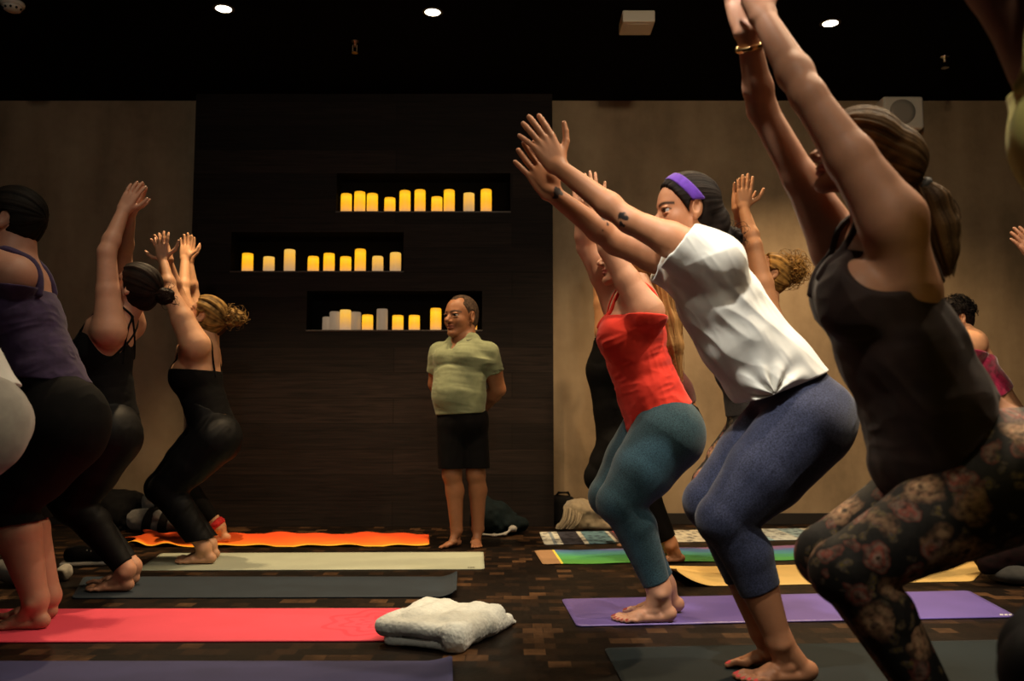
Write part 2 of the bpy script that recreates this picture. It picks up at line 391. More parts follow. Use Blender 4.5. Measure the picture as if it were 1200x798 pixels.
class Fig:
    """A person posed from joints: pixel position in the photo plus a depth from the person's own middle plane."""
    def __init__(s, Y, label, skin, cat='person', vox=None, x=None, y=None):
        s.Y = Y; s.sk = np.asarray(skin, float); s.m = Y / FPX
        s.vox = vox or max(.003, min(.0046, Y / FPX * 1.05)); s.body = []; s.tints = []; s.t = None; s.label = label; s.cat = cat
        s.legs = {}; s.arms = {}; s.tor = []; s.extra = []; s.nails = []
    def root(s, px, py=None):
        b = at(px, 600, s.Y); s.t = thing('person', s.label, s.cat, (b[0], s.Y, 0)); return s.t
    def p(s, px, py, dy=0.0): return at(px, py, s.Y + dy)
    def r(s, px): return px * s.m
    def torso(s, pts, k=.025, bust=None, butt=None, belly=None):      # pts: px,py,rpx,half width m
        prev = None; ns = []
        for (px, py, r, hw) in pts:
            c = s.p(px, py); rr = s.r(r)
            if prev is not None: ns.append(RC(prev[0], c, prev[1], rr, W, (prev[2] / prev[1] + hw / rr) / 2))
            prev = (c, rr, hw)
        s.tor = list(ns); s.soft = []
        for e in (bust or []): s.soft += [EL(s.p(e[0], e[1], q * e[3]), (s.r(e[2]), s.r(e[2]) * .95, s.r(e[2]) * 1.05)) for q in (1, -1)]
        s.butt = []
        for e in (butt or []): s.butt += [EL(s.p(e[0], e[1], q * e[3]), (s.r(e[2]), s.r(e[2]) * .9, s.r(e[2]) * 1.05)) for q in (1, -1)]
        if belly: s.soft += [EL(s.p(*belly[:2]), (s.r(belly[2]), belly[3], s.r(belly[2]) * 1.1))]
        s.kt = k
    def torso_node(s, e=0): return INF(U(s.tor + s.soft, s.kt), e)
    def butt_node(s, e=0): return INF(U(s.tor[:2] + s.butt, s.kt), e) if s.butt else INF(U(s.tor[:2], s.kt), e)
    def leg(s, side, hip, knee, ank, dy, rs, heel, toe, calf=None, dyf=None, ground_z=.006):
        # rs: hip, mid thigh, knee, calf, ankle radii px;   dy -: towards the camera
        dyf = dy if dyf is None else dyf
        H, K, N_ = s.p(*hip, dy), s.p(*knee, (dy + dyf) / 2), s.p(*ank, dyf)
        r = [s.r(q) * (s.Y + dy) / s.Y for q in rs]; mid = (H + K) / 2; ax = nrm(N_ - K); th = nrm(K - H)
        bk = nrm(np.cross(np.cross(ax, th), ax)); bk = -bk if bk @ A(1, 0, 0) < 0 else bk
        cf = K + (N_ - K) * .32 + bk * r[3] * .30
        up = U([RC(H, mid, r[0], r[1]), RC(mid, K, r[1], r[2]), EL(K - bk * r[2] * .10, r[2] * 1.0)], .012)
        lo = U([RC(K, cf, r[2] * .93, r[3]), RC(cf, N_, r[3], r[4]), RC(K, N_, r[2] * .85, r[4])], .012)
        hz = at(heel, 600, s.Y + dyf); tz = at(toe, 600, s.Y + dyf); hz[2] = tz[2] = ground_z; hz[1] = tz[1] = s.Y + dyf
        f, nl = foot(hz, tz, N_, W * (1 if dy < 0 else -1), r[4])
        s.legs[side] = dict(up=up, lo=lo, foot=f, H=H, K=K, N=N_, ax=ax, th=th, r=r, node=U([up, (lo, .012), (f, .02)], .03), nails=nl)
    def leg_cloth(s, side, e, cut=None, e2=None):       # down to a fraction of the shin
        l = s.legs[side]; n = INF(U([l['up'], (l['lo'], .012)], .03), e)
        if cut is not None: o = l['K'] + (l['N'] - l['K']) * cut; n = CUT(n, [(o, l['ax'])], .004)
        return n
    def arm(s, side, sh, el, wr, dys, dye, dyw, rs, hd=None, lat=True):     # hd: tip px, thumb direction px + depth, back normal, extras
        dys *= .88; S, E, Wr = s.p(*sh, dys), s.p(*el, dye), s.p(*wr, dyw); yy = [dys, (dys + dye) / 2, dye, (dye + dyw) / 2, dyw]; r = [s.r(q) * (s.Y + k) / s.Y for q, k in zip(rs, yy)]   # shoulder, mid upper, elbow, forearm, wrist
        mu = (S + E) / 2; fm = E + (Wr - E) * .28
        n = U([RC(S, mu, r[0], r[1]), RC(mu, E, r[1], r[2]), RC(E, fm, r[2] * .97, r[3]), RC(fm, Wr, r[3], r[4])], .018)
        if lat:
            s.lats = getattr(s, 'lats', []); cp = s.tor[min(2, len(s.tor) - 1)].b + W * dys * .62; lt = RC(S, cp, r[0] * .92, min(r[0] * .95, s.tor[2].rb * .75)); s.lats += [lt, EL(S, r[0])]; n = U([n, (lt, .03)], .03)
        s.arms[side] = dict(S=S, E=E, W=Wr, r=r, node=n, up=U([RC(S, mu, r[0], r[1]), RC(mu, E, r[1], r[2])], .02))
        if hd:
            tip = s.p(hd['tip'][0], hd['tip'][1], hd.get('dy', dyw)); d = tip - Wr; L = np.linalg.norm(d)
            th = A(hd['th'][0], hd['th'][2] if len(hd['th']) > 2 else 0, -hd['th'][1]); bk = A(*hd.get('back', (0, -1, 0)))
            h, nl = hand(Wr, d, bk, th, L, r[4], hd.get('spread', .07), hd.get('curl', .15), hd.get('out', 1.0), hd.get('ang'))
            s.arms[side]['node'] = U([n, (h, .012)], .02); s.arms[side]['hand'] = h
    def head(s, px, py, Hpx, fwd, up, dy=0, neck=None, rn=None, **kw):
        s.hd = Head(s.p(px, py, dy), A(*fwd), A(*up), s.r(Hpx)); s.hn = s.hd.node(**kw)
        nb = s.p(*neck) if neck is not None else s.tor[-1].b
        s.neck = RC(nb, s.hd.g(-.12, 0, -.18), s.r(rn) * 1.12, s.r(rn))
    def build_body(s, lip=(.35, .12, .1), brow=.8, browc=(.02, .012, .008), nailc=None, spots=(), arms_k=.03, eye=True, eyes=True):
        T = U(s.tor + s.soft + s.butt, s.kt)
        b = [T]
        for l in s.legs.values(): b.append((l['node'], .028))
        for a in s.arms.values(): b.append((a['node'], arms_k))
        if hasattr(s, 'hd'): b += [(s.neck, .03), (s.hn, .014)]
        node = U(b, .03)
        def col(V):
            c = np.repeat(s.sk[None], len(V), 0)
            if hasattr(s, 'hd'): s.hd.tint(V, c, np.asarray(lip), brow, eye, browc)
            if nailc is not None:
                for l in s.legs.values():
                    for q, rr in l['nails']:
                        m = ((V - q) ** 2).sum(1) < (rr * 1.05) ** 2; c[m] = nailc
            for q, rr, cc, wob in spots:
                dd = np.sqrt(((V - q) ** 2).sum(1)) / rr + wob * noise(V * 90); m = np.clip((1.1 - dd) * 6, 0, 1)[:, None]; c[:] = c * (1 - m) + np.asarray(cc) * m
            return c
        o = sdf('body', node, SKIN, s.t, s.vox, col)
        if eyes and hasattr(s, 'hd'): s.hd.eyes(o)
        return o
    def hair(s, col, col2, parts=None, cfg=None, axis=None, amp=.006, strands=None, vox=None, na=16, extra_nodes=()):
        cfg = cfg or {}; hd = s.hd; H = hd.H
        axis = axis if axis is not None else -hd.f
        st = streaks(hd.g(-.05, 0, .1), axis, na, 3.0 / H * .22, 3.3)
        its = [hair_cap(hd, cfg)] + list(extra_nodes); node = DSP(U(its, .05 * H), lambda P: -amp * st(P))
        c1, c2 = np.asarray(col, float), np.asarray(col2, float)
        def cf(V):
            m = np.clip(.5 + .7 * st(V) + .35 * noise(V * 60), 0, 1)[:, None]; return c1 * (1 - m) + c2 * m
        return sdf('hair', node, HAIR, s.t, vox or s.vox, cf, extra=strands)
    def plane(s, px, py, nx, ny, dy=0): return (s.p(px, py, dy), A(nx, 0, -ny))
    def cloth(s, name, node, m, fold=None, vox=None, parent=None):
        if fold is not None: node = DSP(node, fold, .012)
        return sdf(name, node, m, parent or s.t, vox or s.vox)
def lerp(a, b, t): return a + (b - a) * t
# ------------------------------------------------------------------ clothes
BLACK = fabric('black_jersey', (.0035, .003, .0035), (.002, .002, .002), 30, .85, .2, .0)
BLACKL = fabric('black_leggings', (.0045, .0045, .005), (.003, .003, .0035), 40, .6, .12, .0)
for _m in (BLACK, BLACKL): _m.node_tree.nodes['Principled BSDF'].inputs['Specular IOR Level'].default_value = .12
PURPLE = fabric('purple_jersey', (.045, .026, .075), (.03, .017, .05), 30, .8, .2, .1)
RED = fabric('red_jersey', (.70, .035, .018), (.58, .025, .012), 18, .8, .25, .12)
TEAL = fabric('teal_heather', (.032, .085, .12), (.012, .034, .05), 240, .85, .3, .15, 900)
NAVY = fabric('navy_heather', (.040, .049, .104), (.009, .012, .031), 240, .85, .3, .15, 900)
WHITE = fabric('white_cotton', (.74, .74, .70), (.68, .68, .64), 14, .9, .25, .1)
BROWN = fabric('brown_jersey', (.034, .0175, .016), (.024, .0125, .012), 25, .7, .15, .12)
GREEN = fabric('sage_jersey', (.19, .215, .125), (.16, .185, .105), 30, .8, .2, .1)
MAROON = fabric('maroon_jersey', (.10, .012, .016), (.06, .008, .01), 60, .8, .2, .1)
GREYT = fabric('charcoal_jersey', (.03, .028, .028), (.02, .019, .019), 50, .8, .2, .1)
MAGENTA = fabric('magenta_velvet', (.45, .012, .085), (.2, .006, .04), 40, .5, .2, .5)
YELLOW = fabric('yellow_jersey', (.78, .76, .24), (.72, .70, .21), 20, .85, .2, .1)
PALE = fabric('pale_grey_jersey', (.40, .38, .34), (.33, .31, .28), 20, .85, .2, .1)
BANDP = fabric('violet_headband', (.085, .02, .30), (.06, .014, .22), 60, .8, .2, .15)
REDB = fabric('red_anklet', (.6, .02, .02), (.4, .01, .012), 60, .7, .2, .1)
GOLD = plain('gold', (.75, .5, .22), .25, 1.0)
DARKTIE = plain('hair_tie', (.01, .009, .009), .7)
PEARL = plain('pearl', (.8, .75, .68), .25)
def floral():
    m, nt, b = mat('floral_leggings'); v = coords(nt)
    dn = tex(nt, 'ShaderNodeTexNoise', v, _Scale=22.0, _Detail=2.0)
    sb = nd(nt, 'ShaderNodeVectorMath', operation='SUBTRACT'); nt.links.new(dn.outputs['Color'], sb.inputs[0]); sb.inputs[1].default_value = (.5, .5, .5)
    sc = nd(nt, 'ShaderNodeVectorMath', operation='SCALE'); nt.links.new(sb.outputs[0], sc.inputs[0]); sc.inputs['Scale'].default_value = .055
    ad = nd(nt, 'ShaderNodeVectorMath', operation='ADD'); nt.links.new(v, ad.inputs[0]); nt.links.new(sc.outputs[0], ad.inputs[1])
    def flower(scale, seed, cols, lim):
        mp = nd(nt, 'ShaderNodeMapping'); mp.inputs['Location'].default_value = (seed, seed * .7, seed * 1.3); nt.links.new(ad.outputs[0], mp.inputs[0])
        vo = tex(nt, 'ShaderNodeTexVoronoi', mp.outputs[0], _Scale=scale)
        r = ramp(nt, [(0, (.02, .01, .006)), (.07, (.06, .028, .015)), (.14, cols[1]), (.26, cols[0]), (.36, tuple(q * .55 for q in cols[1])), (.46, tuple(q * .5 for q in cols[0])), (lim, (.006, .005, .005))], vo.outputs['Distance'])
        sp = nd(nt, 'ShaderNodeSeparateColor'); nt.links.new(vo.outputs['Color'], sp.inputs[0])
        return r, sp
    r1, s1 = flower(11.0, 0.0, ((.36, .20, .12), (.55, .36, .22)), .56)
    r2, s2 = flower(15.0, 3.1, ((.30, .07, .05), (.34, .24, .2)), .5)
    r3, s3 = flower(34.0, 7.7, ((.16, .12, .02), (.12, .1, .12)), .45)
    def gate(r, s, ch, th):
        g = nd(nt, 'ShaderNodeMath', operation='GREATER_THAN'); g.inputs[1].default_value = th; nt.links.new(s.outputs[ch], g.inputs[0])
        mx = nd(nt, 'ShaderNodeMix', data_type='RGBA'); mx.inputs[6].default_value = (.007, .006, .006, 1); nt.links.new(g.outputs[0], mx.inputs[0]); nt.links.new(r.outputs[0], mx.inputs[7]); return mx.outputs[2]
    o = None
    for r, s, ch, th in ((r1, s1, 0, .34), (r2, s2, 1, .42), (r3, s3, 2, .5)):
        q = gate(r, s, ch, th)
        if o is None: o = q
        else:
            mx = nd(nt, 'ShaderNodeMix', data_type='RGBA', blend_type='LIGHTEN'); mx.inputs[0].default_value = 1; nt.links.new(o, mx.inputs[6]); nt.links.new(q, mx.inputs[7]); o = mx.outputs[2]
    pn = tex(nt, 'ShaderNodeTexNoise', v, _Scale=75.0, _Detail=4.0); pr = ramp(nt, [(.32, (.25, .22, .2)), (.62, (1.25, 1.2, 1.15))], pn.outputs[0])
    mm = nd(nt, 'ShaderNodeMix', data_type='RGBA', blend_type='MULTIPLY'); mm.inputs[0].default_value = 1; nt.links.new(o, mm.inputs[6]); nt.links.new(pr.outputs[0], mm.inputs[7]); o = mm.outputs[2]
    nt.links.new(o, b.inputs['Base Color']); b.inputs['Roughness'].default_value = .75
    n2 = tex(nt, 'ShaderNodeTexNoise', v, _Scale=700.0); bump(nt, b, n2.outputs[0], .15, .001)
    return m
FLORAL = floral()
def leggings(f, name, m, e, cut, waist, fold=None):
    # waist: plane (px,py,nx,ny) kept side opposite of the normal
    n = U([CUT(f.butt_node(e), [f.plane(*waist)], .004)] + [(CUT(f.leg_cloth(k, e, cut), [f.plane(*waist)], .004), .028) for k in f.legs], .028)
    return f.cloth(name, n, m, fold)
def tank(f, m, top, hem, e=.007, holes=(), straps=(), chain=None, soft=True, fold=None, name='tank_top', cover=True):
    items = []
    if chain:
        pr = None
        for (px, py, r, w) in chain:
            c = f.p(px, py); rr = f.r(r)
            if pr: items.append(RC(pr[0], c, pr[1], rr, W, (pr[2] / pr[1] + w / rr) / 2))
            pr = (c, rr, w)
    else: items = [INF(n, e) for n in f.tor]
    if soft: items += [(INF(n, e), .035) for n in f.soft]
    if cover: items += [(INF(n, e + .006), .02) for n in getattr(f, 'lats', [])]
    n = U(items, .03); n = DSP(n, fold, .012) if fold else n
    n = CUT(n, [f.plane(*q) for q in list(top) + list(hem)], .006)
    if holes: n = SUB(n, [EL(f.p(*h[:3]), h[3]) for h in holes], .012)
    st = []
    for pts, r in straps:
        K = np.array([f.p(*q) for q in pts]); tt = np.linspace(0, len(K) - 1, (len(K) - 1) * 5 + 1)
        K = np.stack([np.interp(tt, np.arange(len(K)), K[:, i]) for i in range(3)], 1)
        skn = U([U(f.tor + f.soft + f.butt, f.kt)] + [(a['node'], .03) for a in f.arms.values()] + [(f.neck, .03)], .03); skn = U([skn, n], .01)
        for _ in range(8):                                    # lay the strap on the skin
            d0 = skn.d(K); g = np.stack([skn.d(K + A(*[(.004 if i == j else 0) for j in range(3)])) - d0 for i in range(3)], 1) / .004
            K = K - g / (np.linalg.norm(g, axis=1)[:, None] + 1e-6) * (d0 - r * .25)[:, None] * .8
        for _ in range(2): K[1:-1] = K[1:-1] * .5 + (K[:-2] + K[2:]) * .25
        P = list(K)
        st.append(U([RC(a, b, r, r) for a, b in zip(P, P[1:])], 0))
    if st: n = U([n] + [(q, .004) for q in st], .004)
    return f.cloth(name, n, m)
def bun(f, px, py, r, col, col2, frizz=.004, n=0, dy=0, rad=(1, .9, .9), parent=None, spread=1.3):
    c = f.p(px, py, dy); R = f.r(r)
    node = DSP(EL(c, (R * rad[0], R * rad[1], R * rad[2])), lambda P: -frizz * (noise(P * 75) + .8 * noise(P * 160 + 3)))
    c1, c2 = np.asarray(col, float), np.asarray(col2, float)
    def cf(V):
        m = np.clip(.5 + .6 * noise(V * 70) + .3 * noise(V * 190), 0, 1)[:, None]; return c1 * (1 - m) + c2 * m
    ex = None
    if n:
        rs = np.random.RandomState(int(px)); ps, cs = [], []
        for i in range(n):
            d = nrm(rs.randn(3)); q = c + d * R * .85; t = nrm(np.cross(d, rs.randn(3))); a = rs.uniform(.5, spread) * R; k = np.linspace(0, 1, 7)[:, None]
            ph = rs.uniform(0, 6)
            ps.append(q + d * a * .55 * np.sin(k * 2.6) + t * a * k + .12 * R * np.cross(d, t) * np.sin(k * 7 + ph)); cs.append(lerp(c1, c2, rs.rand()))
        ex = tubes(ps, f.r(.38), f.r(.15), cs)
    return sdf('hair_bun', node, HAIR, parent or f.t, f.vox, cf, extra=ex)
def tail(f, pts, col, col2, seed=1, n=70, name='ponytail', amp=.005):
    P = [f.p(*q[:2], q[3] if len(q) > 3 else 0) for q in pts]; R = [f.r(q[2]) for q in pts]
    ax = nrm(P[-1] - P[0]); st = streaks(P[0], ax, 16, 5, seed)
    node = DSP(U([RC(a, b, x, y, W, 1.1) for a, b, x, y in zip(P, P[1:], R, R[1:])], .02), lambda V: -amp * st(V))
    c1, c2 = np.asarray(col, float), np.asarray(col2, float)
    def cf(V):
        m = np.clip(.5 + .8 * st(V), 0, 1)[:, None]; return c1 * (1 - m) + c2 * m
    rs = np.random.RandomState(seed); ps, cs = [], []
    K = np.array(P); RR = np.array(R); tt = np.linspace(0, len(P) - 1, 14)
    base = np.stack([np.interp(tt, np.arange(len(P)), K[:, i]) for i in range(3)], 1); rad = np.interp(tt, np.arange(len(P)), RR)
    u = nrm(np.cross(ax, W)); 
    for i in range(n):
        a = rs.uniform(0, 6.28); k = rs.uniform(.8, 1.12); ph = rs.uniform(0, 6); wv = rs.uniform(.0, .2)
        q = base + (u * math.cos(a) + W * math.sin(a)) * (rad * k * (1 + wv * np.sin(np.arange(14) * .8 + ph)))[:, None]
        if i % 3 == 0: q[-1] += ax * f.r(rs.uniform(2, 9)); q[-2] += ax * f.r(rs.uniform(0, 3))
        ps.append(q); cs.append(lerp(c1, c2, rs.rand()))
    return sdf(name, node, HAIR, f.t, f.vox, cf, extra=tubes(ps, f.r(.55), f.r(.25), cs))
def ring(f, name, c, ax, r, th, m, h=None, parent=None):
    bm = bmesh.new(); h = h or th
    q = Vector(nrm(ax)).to_track_quat('Z', 'Y').to_matrix().to_4x4()
    n = 40; rings = []
    for i in range(n):
        a = 2 * math.pi * i / n
        rings.append([bm.verts.new(Vector(c) + q.to_3x3() @ Vector(((r + th * math.cos(b)) * math.cos(a), (r + th * math.cos(b)) * math.sin(a), h * math.sin(b)))) for b in [2 * math.pi * j / 8 for j in range(8)]])
    for i in range(n):
        for j in range(8): bm.faces.new((rings[i][j], rings[(i + 1) % n][j], rings[(i + 1) % n][(j + 1) % 8], rings[i][(j + 1) % 8]))
    return bmo(name, bm, m, parent or f.t, True)
MZ = .006
# ================================================================== woman in the white tee
def white_tee():
    f = Fig(2.88, 'woman in white tee and navy leggings with violet headband, crouching on green mat', (.40, .18, .092)); f.root(940)
    f.torso([(946, 492, 47, .165), (925, 455, 40, .14), (880, 398, 36, .122), (847, 352, 36, .135), (821, 309, 32, .145), (814, 286, 20, .07)], butt=[(958, 490, 43, .075)])
    f.leg('n', (943, 502), (850, 607), (913, 750), -.095, (50, 44, 30, 25.5, 13.5), 953, 855, ground_z=.009)
    f.leg('f', (930, 492), (834, 588), (893, 738), .075, (48, 43, 29, 25, 13), 930, 842, ground_z=.009)
    f.arm('n', (832, 302), (738, 259), (653, 195), -.165, -.13, -.06, (25, 20.5, 14.5, 15, 10), dict(tip=(617, 132), th=(1, -.25), back=(0, -1, 0), ang=(-.02, -.1, -.17, -.36), out=1.05, curl=.10))
    f.arm('f', (806, 312), (722, 284), (646, 226), .16, .12, .045, (25, 20, 15, 15, 10), dict(tip=(610, 166), th=(1, -.3), back=(0, 1, 0), ang=(.03, -.06, -.14, -.3), curl=.12))
    f.head(804, 247, 84, (-1, -.10, -.10), (-.03, 0, 1), neck=(818, 296), rn=19)
    a = f.arms
    e = f.arms['n']['E']; ea = nrm(a['n']['S'] - a['n']['W'])
    sp = [(f.p(729, 258, -.12) + A(0, -f.r(13), 0), f.r(5.5), (.012, .008, .008), .6), (f.p(729, 264, -.12) + A(0, -f.r(12), 0), f.r(4), (.012, .008, .008), .6)]
    q = f.p(652, 226, .045); sp += [(q + A(0, -f.r(9), -f.r(2)), f.r(6.5), (.02, .012, .012), .6)]
    for k in range(5):
        an = k * 1.2566; sp += [(f.p(703 + 7 * math.cos(an), 266 + 7 * math.sin(an), .10) + A(0, -f.r(13), 0), f.r(2.6), (.05, .025, .02), .5)]
    f.build_body(lip=(.33, .09, .08), brow=.95, nailc=(.65, .05, .05), spots=sp)
    leggings(f, 'leggings', NAVY, .0045, .60, (966, 430, .35, -1), folds((-.6, 0, -.75), 20, 6, .0022))
    # loose tee, with sleeves
    ch = [(818, 312, 41, .165), (845, 356, 46, .16), (870, 397, 48.5, .155), (900, 433, 49, .16), (932, 464, 47, .178)]
    P = [(f.p(x, y), f.r(r), w) for x, y, r, w in ch]
    its = [RC(p[0], q[0], p[1], q[1], W, (p[2] / p[1] + q[2] / q[1]) / 2) for p, q in zip(P, P[1:])]
    its += [RC(f.p(814, 292), f.p(822, 312), f.r(22), f.r(40), W, 1.9)]
    for q in 'nf':
        S, E = a[q]['S'], a[q]['E']; d = nrm(E - S)
        sl = CUT(RC(S - d * .02, S + d * .14, .088, .086), [(S + d * f.r(36), nrm(d + A(0, 0, .30 if q == 'n' else 0)))], .005); its.append((SUB(sl, [RC(S + d * f.r(14), S + d * .25, .070, .076)], .006), .05))
    its += [EL(f.p(834, 314), (f.r(31), .13, f.r(30))), EL(f.p(828, 300), (f.r(24), .09, f.r(20)))]
    its += [RC(f.p(880, 452), f.p(905, 452), f.r(20), f.r(19), W, 3.0), EL(f.p(905, 462, -.13), f.r(13))]
    f1 = folds((.62, 0, -.52), 13, 3.0, .0085, seed=4.0); f2 = folds((.5, 0, -.75), 26, 6, .0028, seed=9.0)
    kc = f.p(905, 462, -.15)
    def knot(P):
        d = P - kc; r = np.sqrt((d * d).sum(1)) + 1e-6; an = np.arctan2(d[:, 2], d[:, 0]); return -.007 * np.exp(-(r / .10) ** 2) * np.sin(an * 9 + r * 25) * np.clip(r / .03, 0, 1)
    tee = CUT(DSP(U(its, .04), addf(f1, f2, knot), .014), [f.plane(966, 434, .36, .93), f.plane(812, 279, .2, -1)], .006)
    tee = SUB(tee, [EL(f.p(801, 284), (f.r(20), .07, f.r(13)))], .01)
    f.cloth('tee_shirt', tee, WHITE)
    # hair, bun, headband
    dark, dk2 = (.004, .003, .003), (.014, .009, .007)
    f.hair(dark, dk2, cfg=dict(line=.085, nape=-.34, vol=1.03), amp=.003, na=22, extra_nodes=[EL(f.p(836, 262), (f.r(20), .05, f.r(26)))])
    bun(f, 857, 277, 13.5, dark, dk2, .004, 50)
    hd = f.hd; cap = INF(hair_cap(hd, dict(line=.3, nape=-.2, vol=1.03, ear=False)), .004)
    o = f.p(797, 222); nn = A(.75, 0, .62)
    f.cloth('headband', CUT(cap, [(o + nrm(nn) * f.r(6.5), nn), (o - nrm(nn) * f.r(6.5), -nn), (hd.g(0, 0, .07), -hd.u)], .003), BANDP)
    sdf('earring', EL(hd.g(.0, -.37, -.19), f.r(2.6)), PEARL, f.t, .0018)
    return f
# ================================================================== woman in the red tank top
def red_tank():
    f = Fig(3.67, 'woman in red tank top and teal leggings with long blonde hair on violet mat', (.52, .27, .175)); f.root(765)
    f.torso([(781, 507, 39, .16), (765, 465, 31, .125), (746, 422, 31, .12), (741, 390, 34, .135), (745, 358, 28, .145), (746, 335, 16, .06)], bust=[(727, 396, 25, .07)], butt=[(786, 508, 38, .07)])
    f.leg('n', (781, 512), (727, 588), (772, 690), -.085, (41, 35, 25, 21, 13), 791, 714, ground_z=.009)
    f.leg('f', (770, 505), (717, 580), (778, 686), .085, (40, 34, 24, 20, 12.5), 800, 726, ground_z=.009)
    f.arm('n', (757, 366), (713, 291), (695, 240), -.16, -.13, -.05, (21, 15, 12, 11.5, 8), dict(tip=(688, 198), th=(1, -.1), back=(0, -1, 0)))
    f.arm('f', (727, 355), (688, 290), (680, 240), .15, .12, .04, (22, 16, 12, 12, 8), dict(tip=(676, 205), th=(1, -.1), back=(0, 1, 0)))
    f.head(733, 303, 66, (-1, 0, .08), (.08, 0, 1), neck=(747, 345), rn=16)
    f.build_body(lip=(.5, .14, .12), brow=.6, nailc=(.25, .02, .02))
    leggings(f, 'leggings', TEAL, .0045, .93, (790, 462, .5, -1), folds((-.55, 0, -.8), 18, 6, .0022))
    tank(f, RED, [(735, 373, .05, -1)], [(770, 496, .53, .85)], .006, 
         chain=[(743, 358, 30, .13), (741, 390, 37, .145), (747, 422, 35, .135), (762, 462, 36, .15), (776, 495, 40, .165), (786, 520, 42, .17)],
         straps=[([(710, 386, -.045), (714, 370, -.055), (721, 352, -.06), (734, 334, -.07), (748, 328, -.08), (762, 345, -.075), (770, 375, -.07)], .008), ([(717, 378, .055), (722, 362, .065), (733, 340, .075), (748, 328, .08), (762, 345, .075), (770, 375, .07)], .006)],
         fold=addf(folds((.9, 0, .35), 22, 6, .007, seed=2.0), folds((.3, 0, -.9), 20, 7, .004, seed=6)))
    g1, g2 = (.14, .065, .02), (.42, .23, .085)
    f.hair(g1, g2, cfg=dict(line=.07, nape=-.45, vol=1.05), amp=.004)
    tail(f, [(762, 305, 16), (778, 340, 15), (786, 375, 12, -.02), (788, 405, 12, -.03), (794, 440, 5, -.03)], g1, g2, 5, 110, 'long_hair')
# ================================================================== woman in the floral leggings
def floral_woman():
    f = Fig(2.1, 'woman in brown tank top and floral leggings with ponytail, nearest on the right', (.45, .225, .14), vox=.003); f.root(1130)
    f.torso([(1172, 548, 64, .165), (1112, 482, 46, .13), (1070, 412, 48, .12), (1040, 345, 50, .135), (1034, 288, 36, .14), (1030, 255, 25, .07)], bust=[(1005, 352, 45, .07)], butt=[(1192, 552, 64, .08)])
    f.leg('n', (1188, 560), (990, 668), (1112, 848), -.10, (72, 50, 35, 31, 18), 1142, 1028)
    f.leg('f', (1165, 545), (972, 650), (1100, 842), .10, (70, 50, 34, 30, 18), 1128, 1014)
    f.arm('n', (1046, 258), (947, 112), (894, 20), -.17, -.13, -.035, (38, 28, 20.5, 20.5, 14.5), dict(tip=(866, -62), th=(1, -.2, .2), back=(0, -1, 0), curl=.25))
    f.arm('f', (985, 292), (893, 128), (876, 38), .16, .13, .04, (33, 20, 17, 17, 13), dict(tip=(858, -42), th=(1, -.2, -.2), back=(0, 1, 0), curl=.25))
    f.head(1004, 182, 106, (-.97, 0, .25), (.25, 0, .97), neck=(1036, 262), rn=28)
    q = f.p(884, 72, .04); sp = [(q + A(f.r(4), -f.r(12), 0), f.r(7), (.02, .012, .012), .4)]
    f.build_body(lip=(.42, .12, .10), brow=.6, spots=sp)
    leggings(f, 'leggings', FLORAL, .005, 1.0, (1170, 479, -.05, -1))
    tank(f, BROWN, [(1010, 300, .05, -1)], [(1115, 505, .73, .69)], .006, holes=[(1050, 275, -.21, (.115, .14, .125)), (1005, 285, .22, (.10, .13, .11))],
         chain=[(1030, 292, 44, .13), (1022, 340, 60, .15), (1056, 412, 66, .155), (1090, 487, 69, .165), (1098, 526, 74, .18)],
         straps=[([(972, 330, -.05), (972, 300, -.06), (990, 262, -.07), (1030, 230, -.08), (1072, 245, -.085), (1088, 290, -.08), (1084, 335, -.07)], .008), ([(968, 345, .05), (966, 300, .06), (985, 262, .07), (1030, 230, .08), (1072, 245, .08), (1088, 290, .07)], .008)],
         cover=False, fold=addf(folds((.55, 0, -.8), 14, 4, .007, seed=1.0), folds((.9, 0, .2), 16, 4, .006, seed=3.0)))
    g1, g2 = (.016, .009, .005), (.14, .08, .034)
    f.hair(g1, g2, cfg=dict(line=.11, nape=-.3, vol=1.06, ear=False), axis=A(.8, 0, -.35), amp=.005, na=20, extra_nodes=[EL(f.p(1046, 186), (f.r(40), .075, f.r(42)))])
    ring(f, 'hair_tie', f.p(1080, 220), A(.6, 0, -.5), f.r(9), f.r(6), DARKTIE)
    tail(f, [(1076, 216, 10), (1090, 238, 21), (1098, 268, 23), (1104, 295, 17), (1110, 318, 6)], g1, g2, 8, 140)
    wq = lerp(f.arms['f']['W'], f.arms['f']['E'], .18); ring(f, 'bracelet', wq, f.arms['f']['W'] - f.arms['f']['E'], f.r(17.0), f.r(1.6), GOLD, f.r(3.2))
